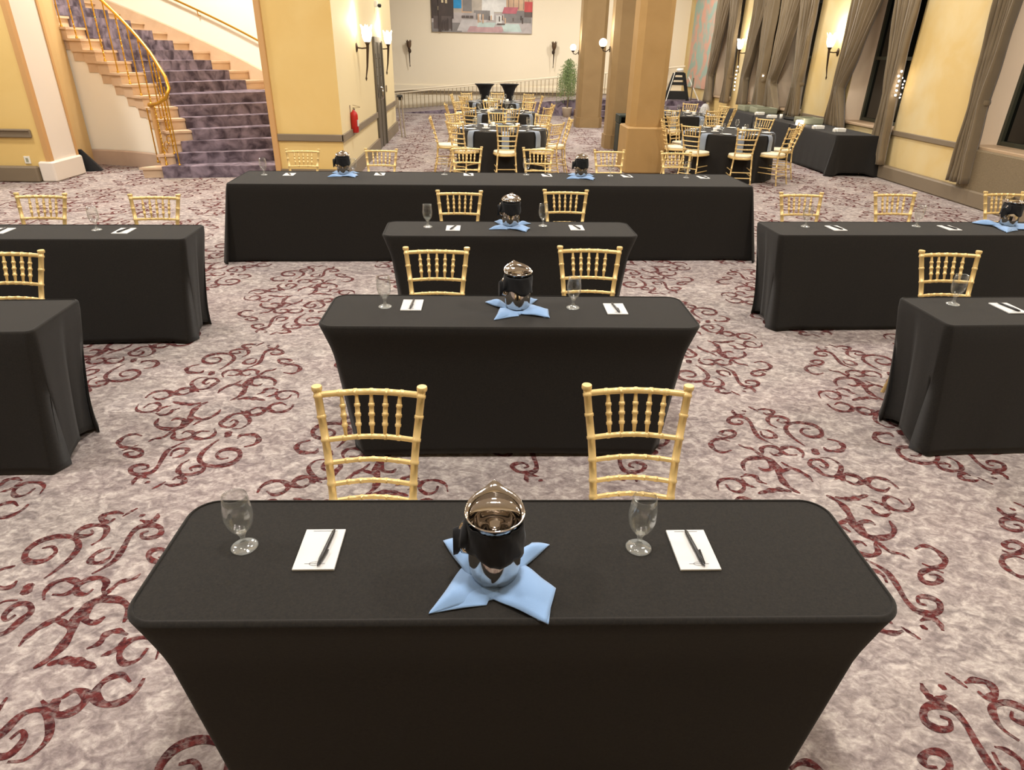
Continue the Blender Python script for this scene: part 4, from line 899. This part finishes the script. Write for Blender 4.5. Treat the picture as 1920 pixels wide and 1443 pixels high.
# ------------------------------------------------------------------ plant, box, bin
pl = empty('potted_willow_plant', (2.78, 24.15, 0)); tag(pl, 'drooping green leafy plant in a pale pot left of the farthest column', 'plant')
MB().lathe([(0, 0), (0.13, 0), (0.17, 0.28), (0.18, 0.30), (0.16, 0.30), (0.15, 0.26), (0, 0.26)], n=24).build('pot', M['pot'], pl)
MB().tube([(0, 0, 0.25), (0.02, 0.01, 0.6), (-0.02, 0, 1.0), (0, 0, 1.5)], [0.025, 0.02, 0.016, 0.008], 8).build('trunk', M['bark'], pl)
fo = MB(); rnd = random.Random(5)
for k in range(210):
    a = rnd.uniform(0, 2 * PI); rr = rnd.uniform(0.05, 0.40) ; z0 = rnd.uniform(1.25, 1.78) - rr * 0.5; ln = rnd.uniform(0.5, 0.95)
    P0 = Vector((0, 0, z0 - 0.1)); P = []
    for i in range(11):
        f = i / 10; P.append(Vector((math.cos(a) * rr * min(1, f * 2.2) ** 0.7, math.sin(a) * rr * min(1, f * 2.2) ** 0.7, z0 + 0.10 * math.sin(min(1, f * 2) * PI) - ln * max(0, f - 0.25) ** 1.1)))
    for i in range(1, 11):
        for s in (-1, 1):
            c = P[i]; d_ = Vector((s * rnd.uniform(0.01, 0.03), rnd.uniform(-0.02, 0.02), -0.06)); e = Vector((0.006, rnd.uniform(-0.006, 0.006), 0.0))
            fo.add([c, c + d_ * 0.5 + e, c + d_, c + d_ * 0.5 - e], [(0, 1, 2, 3)])
fo.build('foliage', M['green'], pl)
tag(MB().bbox(3.02, 3.28, 23.9, 24.2, 0, 0.26, 0.015).build('wooden_box', M['wood']), 'small brown box on the floor between the plant and the farthest column', 'box')
bn = empty('waste_bin', (3.13, 15.3, 0)); tag(bn, 'dark green square waste bin between the nearest and middle columns', 'bin')
MB().bbox(-0.24, 0.28, -0.2, 0.25, 0, 0.62, 0.02).build('body', M['bin'], bn)
q = MB(); q.bbox(-0.25, -0.20, -0.21, 0.26, 0.62, 0.76, 0.01); q.bbox(0.24, 0.29, -0.21, 0.26, 0.62, 0.76, 0.01); q.bbox(-0.25, 0.29, -0.21, 0.26, 0.74, 0.79, 0.01); q.bbox(-0.20, 0.24, 0.21, 0.26, 0.62, 0.76, 0.01); q.build('hood', M['bin'], bn)

# ------------------------------------------------------------------ fire extinguishers
def ext():
    o = empty('fire_extinguisher'); tag(o, 'x', 'fire extinguisher')      # wall behind at +y
    MB().lathe([(0, 0), (0.055, 0.0), (0.062, 0.015), (0.062, 0.27), (0.05, 0.31), (0.022, 0.335), (0.02, 0.35), (0, 0.35)], n=20).build('cylinder', M['red'], o)
    MB().box(-0.04, 0.04, -0.064, -0.05, 0.10, 0.20).build('label_plate', M['paper'], o)
    q = MB(); q.tube([(0, 0, 0.35), (0, 0, 0.39)], 0.014, 8); q.obox((0, -0.05, 0.41), (1, 0, 0), (0, 1, 0.25), (0, 0, 1), 0.012, 0.06, 0.006); q.obox((0, -0.05, 0.385), (1, 0, 0), (0, 1, -0.1), (0, 0, 1), 0.012, 0.055, 0.005); q.build('valve', M['steel'], o)
    MB().tube([(0.02, 0, 0.37), (0.075, 0, 0.36), (0.085, 0, 0.28), (0.075, 0, 0.12), (0.072, 0, 0.06)], 0.009, 8).build('hose', M['blackp'], o)
    MB().box(-0.03, 0.03, 0.055, 0.07, 0.05, 0.42).build('bracket', M['steel'], o); return Proto(o)
EX = ext()
EX.put((-2.185, 11.75, 0.70), E1, 'red fire extinguisher hanging on the side wall beside the yellow corner'); EX.put((6.72, 26.83, 1.28), 0, 'red and white fire extinguisher behind the black ladder')
MB().box(-0.012, 0.012, 0, 0, 0, 0)
# camera box high on side wall
cb = empty('security_camera', (-2.36, 15.95, 2.80)); tag(cb, 'small white dome fixture high on the side wall between the lit sconces', 'camera')
MB().bbox(0, 0.08, -0.06, 0.06, -0.06, 0.06, 0.01).build('housing', M['plastic_white'], cb); MB().lathe([(0, -0.05), (0.03, -0.04), (0.042, 0), (0.03, 0.02), (0, 0.02)], (0.12, 0, -0.02), 14).build('dome', M['blackp'], cb)
tag(MB().bbox(-2.375, -2.34, 17.0, 17.08, 1.06, 1.20, 0.005).build('light_switch', M['trim']), 'small wall switch right of the side door', 'switch')
# folded tray stand
ts_ = empty('folded_tray_stand', (-2.22, 18.0, 0)); tag(ts_, 'folded dark tray stand leaning at the end of the side wall', 'stand')
for s in (-1, 1): MB().tube([(0.16 + s * 0.04, -0.5, 0.0), (0.0 + s * 0.05, 0.4, 0.90)], 0.017, 8).build('leg', M['trim'], ts_)
MB().obox((0.01, 0.40, 0.86), (1, 0, 0), (0, 1, 0.9), (0, -0.9, 1), 0.07, 0.03, 0.06).build('top_strap', M['blackp'], ts_)
# dark cloth heap behind the jamb
hp = MB(); hr_ = []
for i in range(8):
    f = i / 7; hr_.append([((0.03 + 0.15 * (1 - f)) * math.cos(2 * PI * k / 14) * (1 + 0.2 * math.sin(3 * k)) - 0.12 * f, (0.03 + 0.12 * (1 - f)) * math.sin(2 * PI * k / 14), 0.34 * f) for k in range(14)])
hp.loops(hr_, True); o = hp.build('dark_fabric_bag', M['spandex']); o.location = (-6.78, 11.95, 0); tag(o, 'small dark fabric bundle on the floor behind the white pilaster', 'bag')
# black step ladder and props on the rear platform
ld = empty('step_ladder', (6.4, 23.75, 0.6)); tag(ld, 'black plastic step ladder standing on the rear platform', 'ladder')
q = MB()
for s in (-1, 1): q.obox((s * 0.27, 0, 0.42), (1, 0, s * 0.28), (0, 1, 0), (-s * 0.28, 0, 1), 0.045, 0.05, 0.43)
q.build('side_panel', M['blackp'], ld)
for z, hw_, z1_ in ((0.04, 0.33, 0.30), (0.48, 0.23, 0.57), (0.63, 0.19, 0.72), (0.78, 0.15, 0.87)): MB().box(-hw_, hw_, -0.09, 0.05, z, z1_).build('step', M['blackp'], ld)
for s in (-1,): MB().tube([(s * 0.16, -0.06, 0.86), (s * 0.36 - 0.05, -0.28, 0.0)], 0.014, 6).build('front_rail', M['plastic_white'], ld)
o = MB().lathe([(0, 0), (0.10, 0), (0.12, 0.05), (0.10, 0.09), (0, 0.10)], n=20).build('white_bowl', M['china']); o.location = (6.42, 23.75, 1.485); tag(o, 'white bowl resting on top of the black step ladder', 'bowl')
o = MB().tube([(0, 0, 0), (-0.36, 0.3, 0.72)], 0.02, 8).build('white_pole', M['plastic_white']); o.location = (7.22, 23.9, 0.6); tag(o, 'thin white pole leaning below the mural', 'pole')
o = MB().tube([(0, 0, 0), (0, 0, 0.70)], 0.022, 8).build('metal_post', M['trim']); o.location = (6.95, 23.9, 0.6); tag(o, 'short upright post beside the leaning white pole', 'pole')
o = MB().lathe([(0.0, 0), (0.16, 0), (0.17, 0.1), (0.15, 0.30), (0.08, 0.42), (0, 0.44)], n=22).build('covered_stool', M['paper']); o.location = (7.12, 22.75, 0.0 + 0.15); tag(o, 'rounded white covered bundle beside the farthest curtain', 'bundle')

# ------------------------------------------------------------------ buffet items
BZ = 0.712
def crate(x, y, w_, d_, h_, lab):
    o = empty('glass_rack', (x, y, BZ)); tag(o, lab, 'rack')
    q = MB(); q.bbox(-w_, w_, -d_, d_, 0, 0.02, 0.004)
    for s in (-1, 1): q.bbox(s * w_ - 0.008, s * w_ + 0.008, -d_, d_, 0.02, h_, 0.004); q.bbox(-w_, w_, s * d_ - 0.008, s * d_ + 0.008, 0.02, h_, 0.004)
    q.build('frame', M['rack'], o)
    q = MB()
    for k in range(-2, 3): q.box(-w_, w_, k * d_ / 3 - 0.004, k * d_ / 3 + 0.004, 0.02, h_ - 0.02); q.box(k * w_ / 3 - 0.004, k * w_ / 3 + 0.004, -d_, d_, 0.02, h_ - 0.02)
    q.build('divider', M['rack'], o)
crate(6.86, 18.1, 0.25, 0.25, 0.13, 'grey-green glass rack farthest along the buffet, below the curtains'); crate(6.92, 17.4, 0.25, 0.25, 0.13, 'grey-green glass rack on the far buffet table, nearer one'); crate(6.86, 14.7, 0.2, 0.25, 0.12, 'grey-green glass rack on the middle buffet table, left of the curtain')
for x, y, lab in [(6.60, 16.75, 'white folded item on the buffet, farthest of the small ones'), (6.58, 15.95, 'white folded item on the middle buffet table'), (6.56, 13.55, 'white napkin holder on the near buffet table, farther of two'), (6.74, 13.05, 'white napkin holder closest to the near end of the buffet')]:
    o = empty('napkin_holder', (x, y, BZ)); tag(o, lab, 'napkin holder')
    MB().bbox(-0.09, 0.09, -0.07, 0.07, 0, 0.07, 0.01).build('napkin_stack', M['china'], o); MB().bbox(-0.12, -0.095, -0.05, 0.05, 0, 0.055, 0.005).build('side_clip', M['plastic_white'], o)
o = MB().lathe([(0, 0), (0.03, 0), (0.034, 0.10), (0.03, 0.10), (0, 0.02)], n=16).build('white_tumbler', M['china']); o.location = (6.70, 15.75, BZ); tag(o, 'small white tumbler beside the folded item on the middle buffet table', 'cup')
o = MB().bbox(-0.06, 0.06, -0.05, 0.05, 0, 0.09, 0.01).build('glowing_votive', M['bulb']); o.location = (6.52, 14.35, BZ); tag(o, 'small brightly glowing light box on the buffet', 'lamp')
tr = empty('serving_tray', (6.95, 15.6, BZ)); tag(tr, 'dark oval serving tray at the window edge of the buffet', 'tray')
q = MB(); q.lathe([(0, 0), (0.9, 0), (1.0, 0.035), (0.98, 0.035), (0.88, 0.008), (0, 0.008)], n=30); q.v = [(a * 0.20, b * 0.42, c) for a, b, c in q.v]; q.build('tray_body', M['blackp'], tr)

# ------------------------------------------------------------------ ceiling lamps (their light is set at the top)
def clamp():
    o = empty('ceiling_lamp'); tag(o, 'round flush ceiling lamp', 'ceiling lamp')
    MB().lathe([(0.0, -0.02), (0.36, -0.02), (0.44, -0.03), (0.44, -0.08), (0.40, -0.10), (0.36, -0.09)], n=28).build('ring', M['ring'], o)
    MB().lathe([(0.355, -0.085), (0.25, -0.11), (0.0, -0.12)], n=28).build('diffuser', M['lamp_face'], o); return Proto(o)
CL = clamp()
OVER = ['aisle left of the front table', 'front table', 'aisle right of the front table', 'far left table', 'third centre table', 'far right table', 'chairs of the nearest round table', 'gap between the ochre column and buffet', 'middle central round table', 'far buffet end',
        'cocktail tables', 'black step ladder', 'curved staircase', 'floor before the white pilaster', 'floor before the yellow block', 'nearest window panel, added to brighten the jambs', 'buffet by the torch sconce, added for the jambs']
for i, (x, y) in enumerate(CEIL_LAMPS): CL.put((x, y, CEIL), 0, 'round flush ceiling lamp right above the ' + OVER[i])
